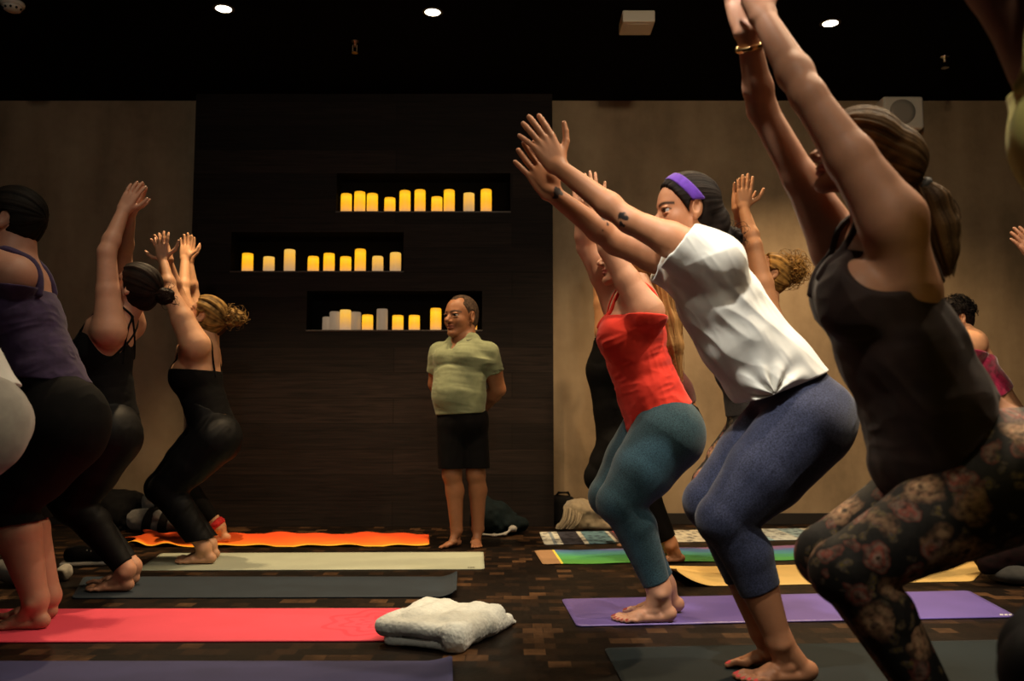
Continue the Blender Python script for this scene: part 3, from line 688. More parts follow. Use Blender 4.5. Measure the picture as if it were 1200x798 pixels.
# ================================================================== person in the yellow top at the right edge
def yellow_top():
    f = Fig(1.38, 'person in yellow tank top cut by the right photo edge', (.16, .08, .055), vox=.0032); f.root(1380)
    f.torso([(1430, 600, 95, .165), (1375, 430, 80, .135), (1335, 280, 84, .13), (1303, 150, 88, .14), (1296, 50, 66, .15), (1275, 0, 36, .06)], bust=[(1264, 155, 66, .065)], butt=[(1450, 610, 90, .08)])
    f.leg('n', (1435, 640), (1246, 792), (1360, 1060), -.1, (100, 80, 58, 50, 28), 1410, 1215)
    f.leg('f', (1420, 620), (1243, 770), (1350, 1050), .1, (100, 80, 56, 50, 28), 1400, 1205)
    f.arm('n', (1290, 40), (1200, -150), (1140, -300), -.17, -.14, -.05, (64, 50, 36, 35, 22), dict(tip=(1100, -430), th=(1, -.2), back=(0, -1, 0)))
    f.arm('f', (1240, 52), (1118, -115), (1070, -270), .15, .12, .05, (58, 48, 34, 34, 22), dict(tip=(1040, -400), th=(1, -.2), back=(0, 1, 0)))
    f.head(1270, -110, 165, (-1, 0, .15), (.15, 0, 1), neck=(1278, 20), rn=44)
    f.build_body(brow=.7, eyes=False)
    leggings(f, 'leggings', BLACKL, .005, .95, (1390, 470, .4, -1))
    tank(f, YELLOW, [(1250, 70, -.35, -1)], [(1400, 540, .5, .85)], .007, holes=[(1300, 45, -.2, .085), (1262, 50, .2, .085)],
         straps=[([(1215, 110, s * .06), (1205, 60, s * .065), (1225, 10, s * .075), (1275, -22, s * .08), (1330, 10, s * .08), (1360, 110, s * .07)], .012) for s in (-1, 1)], fold=folds((.5, 0, -.8), 12, 4, .004))
    f.hair((.01, .007, .006), (.03, .018, .012), cfg=dict(nape=-.4))
# ================================================================== standing man
def instructor():
    f = Fig(5.7, 'standing man in sage green shirt and black shorts, arms behind his back', (.25, .105, .05), vox=.0042); f.root(540)
    fw = nrm(A(-.55, -.83, 0)); lat = nrm(A(.83, -.55, 0))
    # torso from height slices
    def c(px, py, dy=0): return f.p(px, py, dy)
    sl = [(540, 492, 24, .150), (538, 462, 27, .150), (539, 440, 25, .145), (541, 420, 21, .148), (543, 409, 13, .150), (543, 398, 9, .075)]
    pr = None; f.tor = []; f.soft = []; f.butt = []; f.kt = .03
    for px, py, r, hw in sl:
        q = c(px, py); rr = f.r(r) * .92
        if pr: f.tor.append(RC(pr[0], q, pr[1], rr, lat, (pr[2] / pr[1] + hw / rr) / 2))
        pr = (q, rr, hw)
    M = np.stack([fw, lat, Z])
    f.soft.append(EL(c(537, 460) + fw * .045, (.11, .125, .12), M))
    f.soft += [EL(c(541, 418) + fw * .065 + lat * .07 * s, (.06, .075, .055), M) for s in (1, -1)]
    f.butt = [EL(c(541, 492) - fw * .05 + lat * .06 * s, (.09, .085, .10), M) for s in (1, -1)]
    def leg(k, hip, knee, ank, dy, heel, toe, med):
        H, K, N_ = c(*hip, dy), c(*knee, dy), c(*ank, dy); r = [f.r(q) for q in (17, 14.5, 10, 9.5, 5.6)]; bk = -fw
        cf = K + (N_ - K) * .30 + bk * .018
        up = U([RC(H, (H + K) / 2, r[0], r[1]), RC((H + K) / 2, K, r[1], r[2]), EL(K + fw * .012, r[2] * .97)], .03); lo = U([RC(K, cf, r[2] * .9, r[3]), RC(cf, N_, r[3], r[4]), RC(K, N_, r[2] * .85, r[4])], .03)
        ft, nl = foot(heel, toe, N_, med, r[4])
        f.legs[k] = dict(up=up, lo=lo, foot=ft, H=H, K=K, N=N_, ax=nrm(N_ - K), r=r, nails=nl, node=U([up, (lo, .02), (ft, .02)], .02))
    b1 = c(540, 600, .02); b1[2] = .002; t1 = c(513, 600, -.12); t1[2] = .002
    b2 = c(560, 600, .10); b2[2] = .002; t2 = c(558, 600, -.12); t2[2] = .002
    leg('a', (531, 500), (530, 556), (535, 621), 0.0, b1, t1, A(.5, -1, 0))
    leg('b', (553, 500), (558, 556), (560, 619), .05, b2, t2, A(-1, 0, 0))
    f.arm('b', (572, 413), (583, 456), (566, 478), -.06, .05, .16, (11.5, 11, 9.5, 9, 6.5), dict(tip=(542, 482), th=(0, 1), back=(0, 1, 0), dy=.2), lat=False)
    f.arm('a', (515, 413), (511, 450), (524, 474), .10, .17, .2, (11, 10.5, 9, 8.5, 6), dict(tip=(546, 484), th=(0, 1), back=(0, 1, 0), dy=.23), lat=False)
    f.head(540, 371, 49, (-.66, -.75, .0), (-.02, 0, 1), neck=(544, 398), rn=12.5, jaw=1.08, nose=1.25)
    f.build_body(lip=(.22, .07, .05), brow=.9, browc=(.05, .035, .03))
    e = .011
    sh = [INF(n, e + .004) for n in f.tor] + [(INF(n, e), .035) for n in f.soft]
    for k in 'ab':
        a = f.arms[k]; d = nrm(a['E'] - a['S']); sh.append((SUB(CUT(RC(a['S'], a['S'] + d * .2, a['r'][0] + .008, a['r'][1] + .010), [(a['S'] + d * .135, d)], .004), [RC(a['S'] + d * .1, a['S'] + d * .3, a['r'][1] + .004, a['r'][1] + .006)], .004), .03))
    def crease(P):
        q = P - f.p(541, 428); l = q @ lat; z = q[:, 2] + .9 * l * l; fr = np.clip((q @ fw) / .05, 0, 1)
        return fr * (.007 * np.exp(-(z / .012) ** 2)) * np.clip(1.2 - np.abs(l) / .14, 0, 1)
    t = DSP(U(sh, .03), addf(folds((1, 0, -.12), 26, 4, .0035, seed=3.0), crease), .01)
    t = CUT(t, [f.plane(540, 485, 0.05, 1), (f.p(543, 390), A(0, 0, 1))], .005)
    t = SUB(t, [EL(f.p(541, 394) + fw * .05, (.052, .05, .06), M), EL(f.p(540, 399) + fw * .10, (.05, .026, .062), M)], .008)
    so = f.cloth('shirt', t, GREEN)
    def trace(px, py):
        o = A(0, 0, CAMH); d = nrm(at(px, py, 5.0) - o); k = 5.0
        for _ in range(60): k += float(t.d((o + d * k)[None])[0]) * .8
        return o + d * (k - .0015)
    sw = [(546.2, 397.2), (547.0, 399.0), (548.4, 399.4), (551.0, 398.2), (554.0, 396.6), (551.0, 397.6), (548.6, 398.3), (547.2, 398.2)]
    Vv = np.array([trace(*q) for q in sw]); Vv = np.concatenate([Vv, Vv + A(0, .004, 0)]); bm = bmesh.new(); vs = [bm.verts.new(q) for q in Vv]
    bm.faces.new(vs[:8]); bm.faces.new(vs[:7:-1])
    for q in range(8): bm.faces.new((vs[q], vs[q + 8], vs[(q + 1) % 8 + 8], vs[(q + 1) % 8]))
    bmo('chest_mark', bm, DARKTIE, so)
    hips = U([INF(f.tor[0], .008)] + [(INF(n, .006), .04) for n in f.butt], .04)
    for k in 'ab':
        l = f.legs[k]; hips.it.append((RC(l['H'], lerp(l['H'], l['K'], .98), f.r(19), f.r(16)), .03))
    hips = U(hips.it, .04)
    f.cloth('shorts', CUT(DSP(hips, folds((0, 0, -1), 18, 4, .005), .01), [f.plane(540, 481, 0, -1), f.plane(540, 549, 0, 1)], .005), BLACK)
    hd = f.hd; H = hd.H
    cap = hair_cap(hd, dict(line=.035, nape=-.34, vol=.95))
    c1, c2 = A(.022, .015, .012), A(.10, .065, .045)
    def cf(V): m = np.clip(.35 + .9 * noise(V * 260), 0, 1)[:, None]; return c1 * (1 - m) + c2 * m
    top = SUB(cap, [EL(hd.g(.22, .18 * q, .36), (.13 * H, .08 * H, .16 * H), hd.M) for q in (1, -1)], .03 * H)
    sdf('hair', DSP(top, lambda P: -.001 * noise(P * 300)), HAIR, f.t, .0035, cf)
# ================================================================== left side
def purple_tank():
    f = Fig(3.56, 'person with short dark hair in purple tank top and black shorts on the pink mat', (.40, .20, .135)); f.root(45)
    f.torso([(76, 500, 46, .165), (50, 438, 37, .14), (28, 375, 36, .145), (18, 330, 32, .16), (16, 300, 20, .07)], butt=[(80, 492, 43, .075)])
    f.leg('n', (70, 508), (4, 592), (42, 702), -.085, (46, 38, 27, 23.5, 13), 64, -14, ground_z=.006)
    f.leg('f', (64, 500), (14, 588), (57, 698), .085, (45, 37, 25, 22, 12.5), 72, -4, ground_z=.006)
    f.arm('n', (16, 324), (-72, 284), (-140, 250), -.14, -.14, -.06, (25, 21, 16, 16, 11), dict(tip=(-188, 228), th=(1, -.2), back=(0, -1, 0)))
    f.arm('f', (14, 320), (-74, 282), (-142, 248), .18, .15, .06, (25, 21, 16, 16, 11), dict(tip=(-190, 226), th=(1, -.2), back=(0, 1, 0)))
    f.head(14, 258, 70, (-.98, -.05, .12), (.12, 0, 1), neck=(17, 312), rn=21)
    f.build_body(brow=.8, eyes=False)
    n = U([CUT(f.butt_node(.008), [f.plane(50, 424, 0, -1)], .004)] + [(CUT(f.leg_cloth(k, .016), [f.plane(50, 424, 0, -1), f.plane(20, 613, .15, 1)], .004), .04) for k in 'nf'], .05)
    f.cloth('shorts', n, BLACK, folds((-.5, 0, -.8), 14, 4, .004))
    tank(f, PURPLE, [(20, 340, .05, -1)], [(70, 446, -.08, 1)], .012,
         straps=[([(-12, 345, s * .08), (-8, 320, s * .085), (14, 296, s * .09), (38, 304, s * .09), (50, 345, s * .09)], .016) for s in (-1, 1)], fold=folds((.9, 0, .3), 24, 5, .005))
    d1, d2 = (.003, .0025, .002), (.010, .007, .005)
    f.hair(d1, d2, cfg=dict(line=.06, nape=-.36, vol=1.12), amp=.004, strands=None)
def bun_woman():
    f = Fig(4.29, 'woman in black strappy tank with dark low bun on the slate mat', (.46, .235, .15)); f.root(125)
    f.torso([(128, 505, 34, .16), (121, 457, 30, .13), (119, 418, 31, .125), (130, 388, 27, .145), (142, 366, 15, .06)], bust=[(106, 415, 20, .065)], butt=[(131, 512, 31, .07)])
    f.leg('n', (128, 512), (87, 592), (148, 668), -.085, (35, 29, 21, 17, 9.5), 160, 100, ground_z=.009)
    f.leg('f', (120, 506), (79, 588), (155, 664), .085, (34, 28, 20, 16, 9.5), 166, 106, ground_z=.009)
    f.arm('n', (128, 388), (125, 296), (145, 246), -.15, -.13, -.05, (19, 13, 10.5, 10, 7), dict(tip=(164, 209), th=(1, .35), back=(0, -1, 0), curl=.2))
    f.arm('f', (150, 380), (143, 302), (152, 248), .15, .12, .04, (19, 15, 10.5, 10.5, 7), dict(tip=(168, 213), th=(1, .4), back=(0, 1, 0), curl=.2))
    f.head(158, 338, 55, (-.93, 0, .36), (.36, 0, .93), neck=(144, 375), rn=13)
    f.build_body(brow=.7, eyes=False)
    leggings(f, 'leggings', BLACKL, .005, .93, (140, 470, .4, -1), folds((-.5, 0, -.8), 22, 6, .002))
    tank(f, BLACK, [(110, 392, .25, -1)], [(140, 492, .3, 1)], .006, holes=[(131, 391, -.16, (.095, .13, .115)), (140, 380, .17, .11), (168, 402, 0, (.06, .09, .09))], cover=False,
         straps=[([(100, 400, -.06), (118, 375, -.07), (140, 358, -.075), (160, 372, -.05), (163, 392, 0), (156, 420, .07)], .006), ([(100, 400, .06), (118, 375, .07), (140, 358, .075), (160, 372, .05), (163, 392, 0), (150, 415, -.1), (136, 420, -.135)], .006), ([(160, 372, -.05), (163, 395, -.06), (158, 425, -.08)], .005)],
         fold=folds((.9, 0, .3), 22, 6, .003))
    d1, d2 = (.004, .003, .0025), (.018, .009, .006)
    f.hair(d1, d2, cfg=dict(line=.1, nape=-.42, vol=1.1, ear=False), amp=.004, extra_nodes=[EL(f.p(172, 342), (f.r(14), .06, f.r(22)))])
    bun(f, 193, 347, 11.5, d1, d2, .004, 30)
def curly_woman():
    f = Fig(5.07, 'woman in black tank top with curly golden bun on the sage mat', (.52, .28, .165), vox=.0042); f.root(240)
    f.torso([(253, 511, 26, .155), (240, 472, 22, .125), (230, 442, 26, .125), (233, 414, 24, .14), (240, 396, 13, .06)], bust=[(218, 440, 18, .065)], butt=[(257, 513, 25, .07)])
    f.leg('n', (251, 517), (194, 574), (239, 641), -.08, (27, 23, 16.5, 13, 7.5), 255, 204, ground_z=.009)
    f.leg('f', (245, 512), (189, 571), (246, 638), .08, (26, 22, 16, 12.5, 7.5), 259, 210, ground_z=.009)
    f.arm('n', (229, 405), (199, 343), (191, 304), -.15, -.12, -.06, (17, 13, 8.7, 8.5, 5.3), dict(tip=(188, 269), th=(1, -.1), back=(0, -1, 0), spread=.12, out=1.3))
    f.arm('f', (228, 402), (207, 343), (197, 306), .15, .12, .05, (16, 12, 8.5, 8, 5.3), dict(tip=(184, 273), th=(-1, 0), back=(0, 1, 0), spread=.12, out=1.3))
    f.head(240, 371, 46, (-.86, 0, .5), (.5, 0, .86), neck=(240, 402), rn=11)
    f.build_body(brow=.6, eyes=False)
    n = U([CUT(f.butt_node(.005), [f.plane(255, 480, .4, -1)], .004)] + [(CUT(U([INF(f.legs[k]['up'], .006), INF(f.legs[k]['lo'], .006), (RC(f.legs[k]['K'], lerp(f.legs[k]['K'], f.legs[k]['N'], 1.0), f.r(16), f.r(12.5)), .03)], .03), [f.plane(255, 480, .4, -1), (lerp(f.legs[k]['K'], f.legs[k]['N'], .88), A(.15, 0, -1))], .004), .03) for k in 'nf'], .04)
    f.cloth('trousers', n, BLACKL, folds((-.5, 0, -.8), 22, 6, .004))
    tank(f, BLACK, [(228, 434, .05, -1)], [(255, 497, .3, 1)], .006, holes=[(232, 412, -.16, .085), (232, 412, .16, .085)],
         straps=[([(214, 438, s * .06), (222, 412, s * .07), (240, 396, s * .08), (252, 405, s * .08), (258, 440, s * .075)], .006) for s in (-1, 1)], fold=folds((.9, 0, .3), 22, 6, .003))
    d1, d2 = (.035, .018, .008), (.34, .2, .06)
    f.hair(d1, d2, cfg=dict(line=.1, nape=-.38, vol=1.1), amp=.008, extra_nodes=[EL(f.p(254, 369), (f.r(14), .06, f.r(17)))])
    bun(f, 275, 372, 11.5, d1, d2, .011, 90, rad=(1.1, .9, .9), spread=1.0)
def hidden_woman():
    f = Fig(5.85, 'person in black with a red anklet, mostly hidden on the orange towel', (.55, .30, .17), vox=.0046); f.root(250)
    f.torso([(256, 511, 21, .15), (246, 478, 18, .12), (238, 448, 20, .12), (240, 420, 18, .135), (245, 404, 10, .05)], butt=[(258, 512, 20, .07)])
    f.leg('n', (255, 515), (206, 566), (257, 617), -.075, (22, 18, 13, 11, 6.5), 271, 226, ground_z=.016)
    f.leg('f', (252, 513), (204, 564), (252, 615), .075, (22, 18, 13, 11, 6.5), 264, 220, ground_z=.016)
    f.arm('n', (236, 408), (215, 345), (217, 304), -.14, -.1, -.03, (13, 10, 7, 7, 5), dict(tip=(219, 272), th=(1, -.15), back=(0, 1, 0), out=1.2))
    f.arm('f', (240, 406), (226, 345), (221, 306), .14, .11, .06, (13, 10, 7, 7, 5), dict(tip=(222, 275), th=(1, -.1), back=(0, 1, 0)))
    f.head(248, 376, 40, (-.88, 0, .45), (.45, 0, .88), neck=(245, 406), rn=9)
    f.build_body(brow=.6, eyes=False)
    leggings(f, 'leggings', BLACK, .006, .85, (255, 482, .4, -1))
    tank(f, BLACK, [(238, 438, .05, -1)], [(255, 500, .3, 1)], .006, straps=[([(226, 440, s * .06), (232, 415, s * .07), (246, 402, s * .07), (255, 440, s * .07)], .006) for s in (-1, 1)])
    f.hair((.02, .012, .008), (.05, .03, .015), cfg=dict(nape=-.4))
    l = f.legs['n']; ring(f, 'anklet', lerp(l['N'], l['K'], .05), l['ax'], f.r(7.5), f.r(2.2), REDB, f.r(4.5))
def edge_person():
    f = Fig(2.6, 'person in pale grey leggings and white top cut by the left photo edge', (.4, .2, .13), vox=.004); f.root(-40)
    f.torso([(-24, 497, 50, .165), (-55, 440, 42, .14), (-95, 370, 42, .13), (-125, 310, 36, .15), (-130, 285, 22, .06)], butt=[(-17, 492, 46, .075)])
    f.leg('n', (-28, 510), (-125, 610), (-72, 770), -.09, (50, 42, 30, 26, 15), -45, -145)
    f.leg('f', (-34, 504), (-131, 604), (-78, 764), .09, (50, 42, 30, 26, 15), -50, -150)
    f.arm('n', (-125, 300), (-210, 240), (-280, 170), -.17, -.13, -.05, (27, 21, 15, 15, 10), dict(tip=(-315, 115), th=(1, -.2), back=(0, -1, 0)))
    f.arm('f', (-125, 300), (-210, 240), (-280, 170), .17, .13, .05, (27, 21, 15, 15, 10), dict(tip=(-315, 115), th=(1, -.2), back=(0, 1, 0)))
    f.head(-135, 235, 90, (-1, 0, .1), (.1, 0, 1), neck=(-130, 290), rn=20)
    f.build_body(eyes=False)
    leggings(f, 'leggings', PALE, .006, .95, (0, 425, .4, -1), folds((.3, 0, -1), 12, 4, .004))
    tank(f, WHITE, [(-130, 300, 0, -1)], [(-5, 452, .12, 1)], .02, fold=folds((.3, 0, -1), 10, 4, .008), name='top')
    f.hair((.02, .012, .008), (.05, .03, .015), cfg=dict(nape=-.4))
# ================================================================== right side, behind
def black_person():
    f = Fig(5.7, 'person in black vest and shorts, hidden behind the red tank top', (.50, .25, .12), vox=.0046); f.root(720)
    f.torso([(730, 530, 29, .155), (720, 482, 22, .125), (716, 434, 27, .125), (722, 398, 23, .145), (727, 378, 12, .055)], butt=[(736, 530, 26, .07)])
    f.leg('n', (728, 533), (706, 558), (750, 618), -.08, (28, 24, 18, 13, 7), 764, 722, ground_z=.008)
    f.leg('f', (726, 531), (707, 556), (752, 616), .08, (28, 24, 18, 13, 7), 767, 726, ground_z=.008)
    f.arm('n', (712, 388), (703, 325), (700, 280), -.15, -.12, -.05, (15, 11.5, 8.5, 8, 5.5), dict(tip=(697, 248), th=(1, -.2), back=(0, -1, 0)))
    f.arm('f', (722, 386), (708, 325), (702, 280), .15, .12, .05, (15, 11.5, 8.5, 8, 5.5), dict(tip=(699, 248), th=(1, -.2), back=(0, 1, 0)))
    f.head(730, 345, 44, (-1, 0, .15), (.15, 0, 1), neck=(728, 385), rn=11)
    f.build_body(eyes=False)
    n = U([CUT(f.butt_node(.008), [f.plane(728, 490, .2, -1)], .004)] + [(CUT(f.leg_cloth(k, .012), [f.plane(728, 490, .2, -1), f.plane(706, 572, 0, 1)], .004), .04) for k in 'nf'], .05)
    f.cloth('shorts', n, BLACK)
    tank(f, BLACK, [(710, 398, .0, -1)], [(728, 505, .2, 1)], .008, straps=[([(702, 402, s * .07), (712, 378, s * .08), (727, 372, s * .08), (742, 400, s * .08)], .01) for s in (-1, 1)], name='vest')
    f.hair((.01, .007, .006), (.03, .02, .012), cfg=dict(nape=-.4))
def maroon_person():
    f = Fig(5.12, 'person in maroon top and black trousers on the green and blue towel', (.44, .21, .11), vox=.0044); f.root(790)
    f.torso([(796, 500, 26, .155), (785, 462, 25, .125), (760, 422, 26, .125), (750, 392, 23, .145), (750, 372, 12, .055)], butt=[(798, 501, 25, .07)])
    f.leg('n', (794, 503), (744, 566), (785, 637), -.075, (27, 22, 16, 13.5, 8), 802, 764, ground_z=.007)
    f.leg('f', (790, 500), (741, 562), (780, 634), .09, (27, 22, 16, 13.5, 8), 797, 757, ground_z=.007)
    f.arm('n', (745, 385), (716, 335), (702, 292), -.15, -.12, -.05, (16, 12, 9, 8.5, 5.5), dict(tip=(695, 258), th=(1, -.2), back=(0, -1, 0)))
    f.arm('f', (745, 385), (716, 335), (702, 292), .15, .12, .05, (16, 12, 9, 8.5, 5.5), dict(tip=(695, 258), th=(1, -.2), back=(0, 1, 0)))
    f.head(761, 340, 45, (-1, 0, .15), (.15, 0, 1), neck=(751, 380), rn=11)
    f.build_body(eyes=False)
    leggings(f, 'trousers', BLACK, .007, .92, (800, 470, .5, -1))
    tank(f, MAROON, [(745, 385, .1, -1)], [(800, 478, .5, .85)], .008, straps=[([(730, 395, s * .07), (738, 372, s * .09), (750, 366, s * .09), (768, 395, s * .09)], .012) for s in (-1, 1)], name='top', fold=folds((.6, 0, -.7), 20, 6, .004))
    f.hair((.01, .007, .006), (.03, .02, .012), cfg=dict(nape=-.42, vol=1.06))
def frizzy_woman():
    f = Fig(4.62, 'woman with frizzy golden bun and charcoal top behind the white tee', (.40, .19, .095), vox=.004); f.root(880)
    f.torso([(884, 516, 30, .155), (879, 472, 25, .125), (872, 432, 28, .125), (888, 398, 26, .145), (898, 374, 13, .055)], bust=[(860, 436, 20, .065)], butt=[(888, 518, 28, .07)])
    f.leg('n', (882, 520), (837, 569), (872, 655), -.08, (31, 26, 19, 15, 8.5), 887, 848, ground_z=.009)
    f.leg('f', (878, 516), (833, 565), (866, 652), .08, (31, 26, 19, 15, 8.5), 882, 842, ground_z=.009)
    f.arm('n', (901, 378), (884, 288), (871, 243), -.15, -.12, -.05, (17, 13.5, 9, 9, 6), dict(tip=(874, 201), th=(1, -.05), back=(0, -1, 0), out=1.25, curl=.1))
    f.arm('f', (893, 374), (874, 292), (865, 246), .15, .12, .06, (16, 12, 8.5, 8.5, 6), dict(tip=(869, 206), th=(1, -.1), back=(0, 1, 0)))
    f.head(901, 322, 49, (-.82, 0, .57), (.57, 0, .82), neck=(899, 378), rn=12)
    f.build_body(brow=.8, eyes=False)
    leggings(f, 'leggings', FLORAL, .006, .95, (880, 482, .2, -1))
    tank(f, GREYT, [(880, 402, .1, -1)], [(880, 486, .1, 1)], .01, straps=[([(862, 408, s * .07), (880, 385, s * .085), (900, 370, s * .09), (915, 400, s * .085)], .012) for s in (-1, 1)], fold=folds((.1, 0, -1), 18, 5, .004))
    d1, d2 = (.05, .024, .008), (.34, .18, .045)
    f.hair(d1, d2, cfg=dict(line=.08, nape=-.4, vol=1.06), amp=.006)
    bun(f, 928, 316, 16.5, d1, d2, .012, 200, spread=1.15)
def magenta_woman():
    f = Fig(4.95, 'woman in magenta velvet top with short black curls by the right wall', (.56, .29, .16), vox=.004); f.root(1170)
    f.torso([(1180, 508, 30, .16), (1155, 458, 24, .13), (1137, 425, 23, .13), (1132, 403, 19, .15), (1125, 388, 12, .06)], butt=[(1188, 508, 28, .07)])
    f.leg('n', (1180, 514), (1152, 578), (1200, 652), -.085, (30, 26, 18, 15, 8), 1214, 1164)
    f.leg('f', (1176, 510), (1148, 574), (1197, 650), .085, (30, 26, 18, 15, 8), 1211, 1161)
    f.arm('n', (1137, 405), (1078, 384), (1030, 345), -.15, -.13, -.06, (17, 13, 9, 9, 6), dict(tip=(1005, 318), th=(1, -.5), back=(0, -1, 0)))
    f.arm('f', (1130, 402), (1074, 378), (1028, 340), .15, .13, .06, (17, 13, 9, 9, 6), dict(tip=(1003, 313), th=(1, -.5), back=(0, 1, 0)))
    f.head(1118, 374, 44, (-.97, -.05, -.1), (-.1, 0, 1), neck=(1127, 396), rn=11)
    f.build_body(eyes=False)
    leggings(f, 'leggings', BLACKL, .006, .95, (1170, 488, .6, -1))
    tank(f, MAGENTA, [(1148, 417, .15, -1)], [(1160, 464, .45, .8)], .006, fold=folds((.8, 0, -.5), 30, 8, .006), name='top')
    d1, d2 = (.006, .005, .005), (.02, .014, .012)
    f.hair(d1, d2, cfg=dict(line=.07, nape=-.3, vol=1.05), amp=.006)
    rs = np.random.RandomState(3); H = f.hd.H; ps, cs = [], []
    for i in range(200):
        d = nrm(f.hd.u * rs.uniform(-.1, 1) - f.hd.f * rs.uniform(-.4, 1) + f.hd.w * rs.uniform(-1, 1)); p0 = f.hd.g(-.06, 0, .13) + d * H * .42; k = np.linspace(0, 1, 8)[:, None]; t = nrm(np.cross(d, rs.randn(3)))
        ps.append(p0 + d * k * .03 + t * .012 * np.sin(k * 9) + np.cross(d, t) * .012 * np.cos(k * 9)); cs.append(d1)
    V, F, K = tubes(ps, .0022, .0012, cs); mesh_np('hair_curls', V, F, HAIR, f.t, K)
def hand_person():
    f = Fig(4.4, 'person reaching a hand into the right photo edge', (.36, .17, .10), vox=.0046); f.root(1300)
    f.torso([(1325, 505, 32, .16), (1312, 460, 28, .13), (1302, 425, 29, .13), (1292, 398, 25, .15), (1290, 375, 13, .06)], butt=[(1332, 506, 30, .07)])
    f.leg('n', (1320, 514), (1268, 580), (1305, 665), -.085, (33, 28, 20, 16, 9), 1322, 1264)
    f.leg('f', (1316, 510), (1264, 576), (1302, 662), .085, (33, 28, 20, 16, 9), 1318, 1260)
    f.arm('n', (1288, 388), (1244, 335), (1213, 301), -.15, -.13, -.06, (18, 14, 10, 9.5, 6), dict(tip=(1186, 266), th=(1, -.6), back=(0, -1, 0)))
    f.arm('f', (1288, 388), (1246, 335), (1216, 303), .15, .13, .06, (18, 14, 10, 9.5, 6), dict(tip=(1191, 268), th=(1, -.6), back=(0, 1, 0)))
    f.head(1284, 345, 54, (-1, 0, .1), (.1, 0, 1), neck=(1290, 388), rn=13)
    f.build_body(eyes=False)
    leggings(f, 'leggings', BLACKL, .006, .95, (1320, 478, .4, -1))
    tank(f, GREYT, [(1290, 402, 0, -1)], [(1320, 485, .4, .9)], .008)
    f.hair((.01, .007, .006), (.03, .02, .012), cfg=dict(nape=-.4))
import time as _t
for fn in (white_tee, red_tank, floral_woman, yellow_top, instructor, purple_tank, bun_woman, curly_woman, hidden_woman, edge_person, black_person, maroon_person, frizzy_woman, magenta_woman, hand_person):
    t0 = _t.time(); fn(); print(fn.__name__, round(_t.time() - t0, 1))
# ------------------------------------------------------------------ the room
YW, YP = 6.87, 6.72            # concrete wall, wood panel face
ZC = float(at(700, 118, YW)[2]); XL, XR, YB = -5.2, 5.4, -2.6
def concrete():
    m, nt, b = mat('concrete_plaster'); v = coords(nt, (1, 1, 1))
    n1 = tex(nt, 'ShaderNodeTexNoise', v, _Scale=1.3, _Detail=6.0, _Roughness=.6); v2 = coords(nt, (3, 3, .8)); n2 = tex(nt, 'ShaderNodeTexNoise', v2, _Scale=1.4, _Detail=6.0)
    v3 = coords(nt, (1, 1, 1)); n3 = tex(nt, 'ShaderNodeTexNoise', v3, _Scale=14, _Detail=6.0)
    mx = nd(nt, 'ShaderNodeMath', operation='ADD'); nt.links.new(n1.outputs[0], mx.inputs[0]); nt.links.new(n2.outputs[0], mx.inputs[1])
    m2 = nd(nt, 'ShaderNodeMath', operation='MULTIPLY_ADD'); nt.links.new(n3.outputs[0], m2.inputs[0]); m2.inputs[1].default_value = .28; nt.links.new(mx.outputs[0], m2.inputs[2])
    r = ramp(nt, [(.15, (.205, .145, .085)), (.45, (.30, .215, .13)), (.8, (.39, .29, .18))], None); mr = nd(nt, 'ShaderNodeMapRange', _From_Min=.7, _From_Max=1.7); nt.links.new(m2.outputs[0], mr.inputs[0]); nt.links.new(mr.outputs[0], r.inputs[0])
    nt.links.new(r.outputs[0], b.inputs['Base Color']); b.inputs['Roughness'].default_value = .75; bump(nt, b, m2.outputs[0], .06, .01); return m
def planks():
    m, nt, b = mat('dark_oak_boards'); t = nd(nt, 'ShaderNodeTexCoord'); sx = nd(nt, 'ShaderNodeSeparateXYZ'); nt.links.new(t.outputs['Object'], sx.inputs[0])
    cb = nd(nt, 'ShaderNodeCombineXYZ'); nt.links.new(sx.outputs['X'], cb.inputs['X']); nt.links.new(sx.outputs['Z'], cb.inputs['Y'])
    br = tex(nt, 'ShaderNodeTexBrick', cb.outputs[0], _Scale=1.0, _Mortar_Size=.0035, _Mortar_Smooth=.3, _Brick_Width=2.4, _Row_Height=.19, _Bias=0.0); br.offset = .37
    br.inputs['Color1'].default_value = (.008, .0056, .005, 1); br.inputs['Color2'].default_value = (.017, .0115, .0098, 1); br.inputs['Mortar'].default_value = (.006, .004, .003, 1)
    mp = nd(nt, 'ShaderNodeMapping'); mp.inputs['Scale'].default_value = (1.6, 38, 1); nt.links.new(cb.outputs[0], mp.inputs[0]); g = tex(nt, 'ShaderNodeTexNoise', mp.outputs[0], _Scale=1.5, _Detail=7.0, _Distortion=1.2)
    r = ramp(nt, [(.3, (.5, .5, .5)), (.72, (1.5, 1.45, 1.4))], g.outputs[0]); mx = nd(nt, 'ShaderNodeMix', data_type='RGBA', blend_type='MULTIPLY'); mx.inputs[0].default_value = 1
    nt.links.new(br.outputs['Color'], mx.inputs[6]); nt.links.new(r.outputs[0], mx.inputs[7]); nt.links.new(mx.outputs[2], b.inputs['Base Color']); b.inputs['Roughness'].default_value = .7; b.inputs['Specular IOR Level'].default_value = .15; bump(nt, b, br.outputs['Fac'], -.4, .004); return m
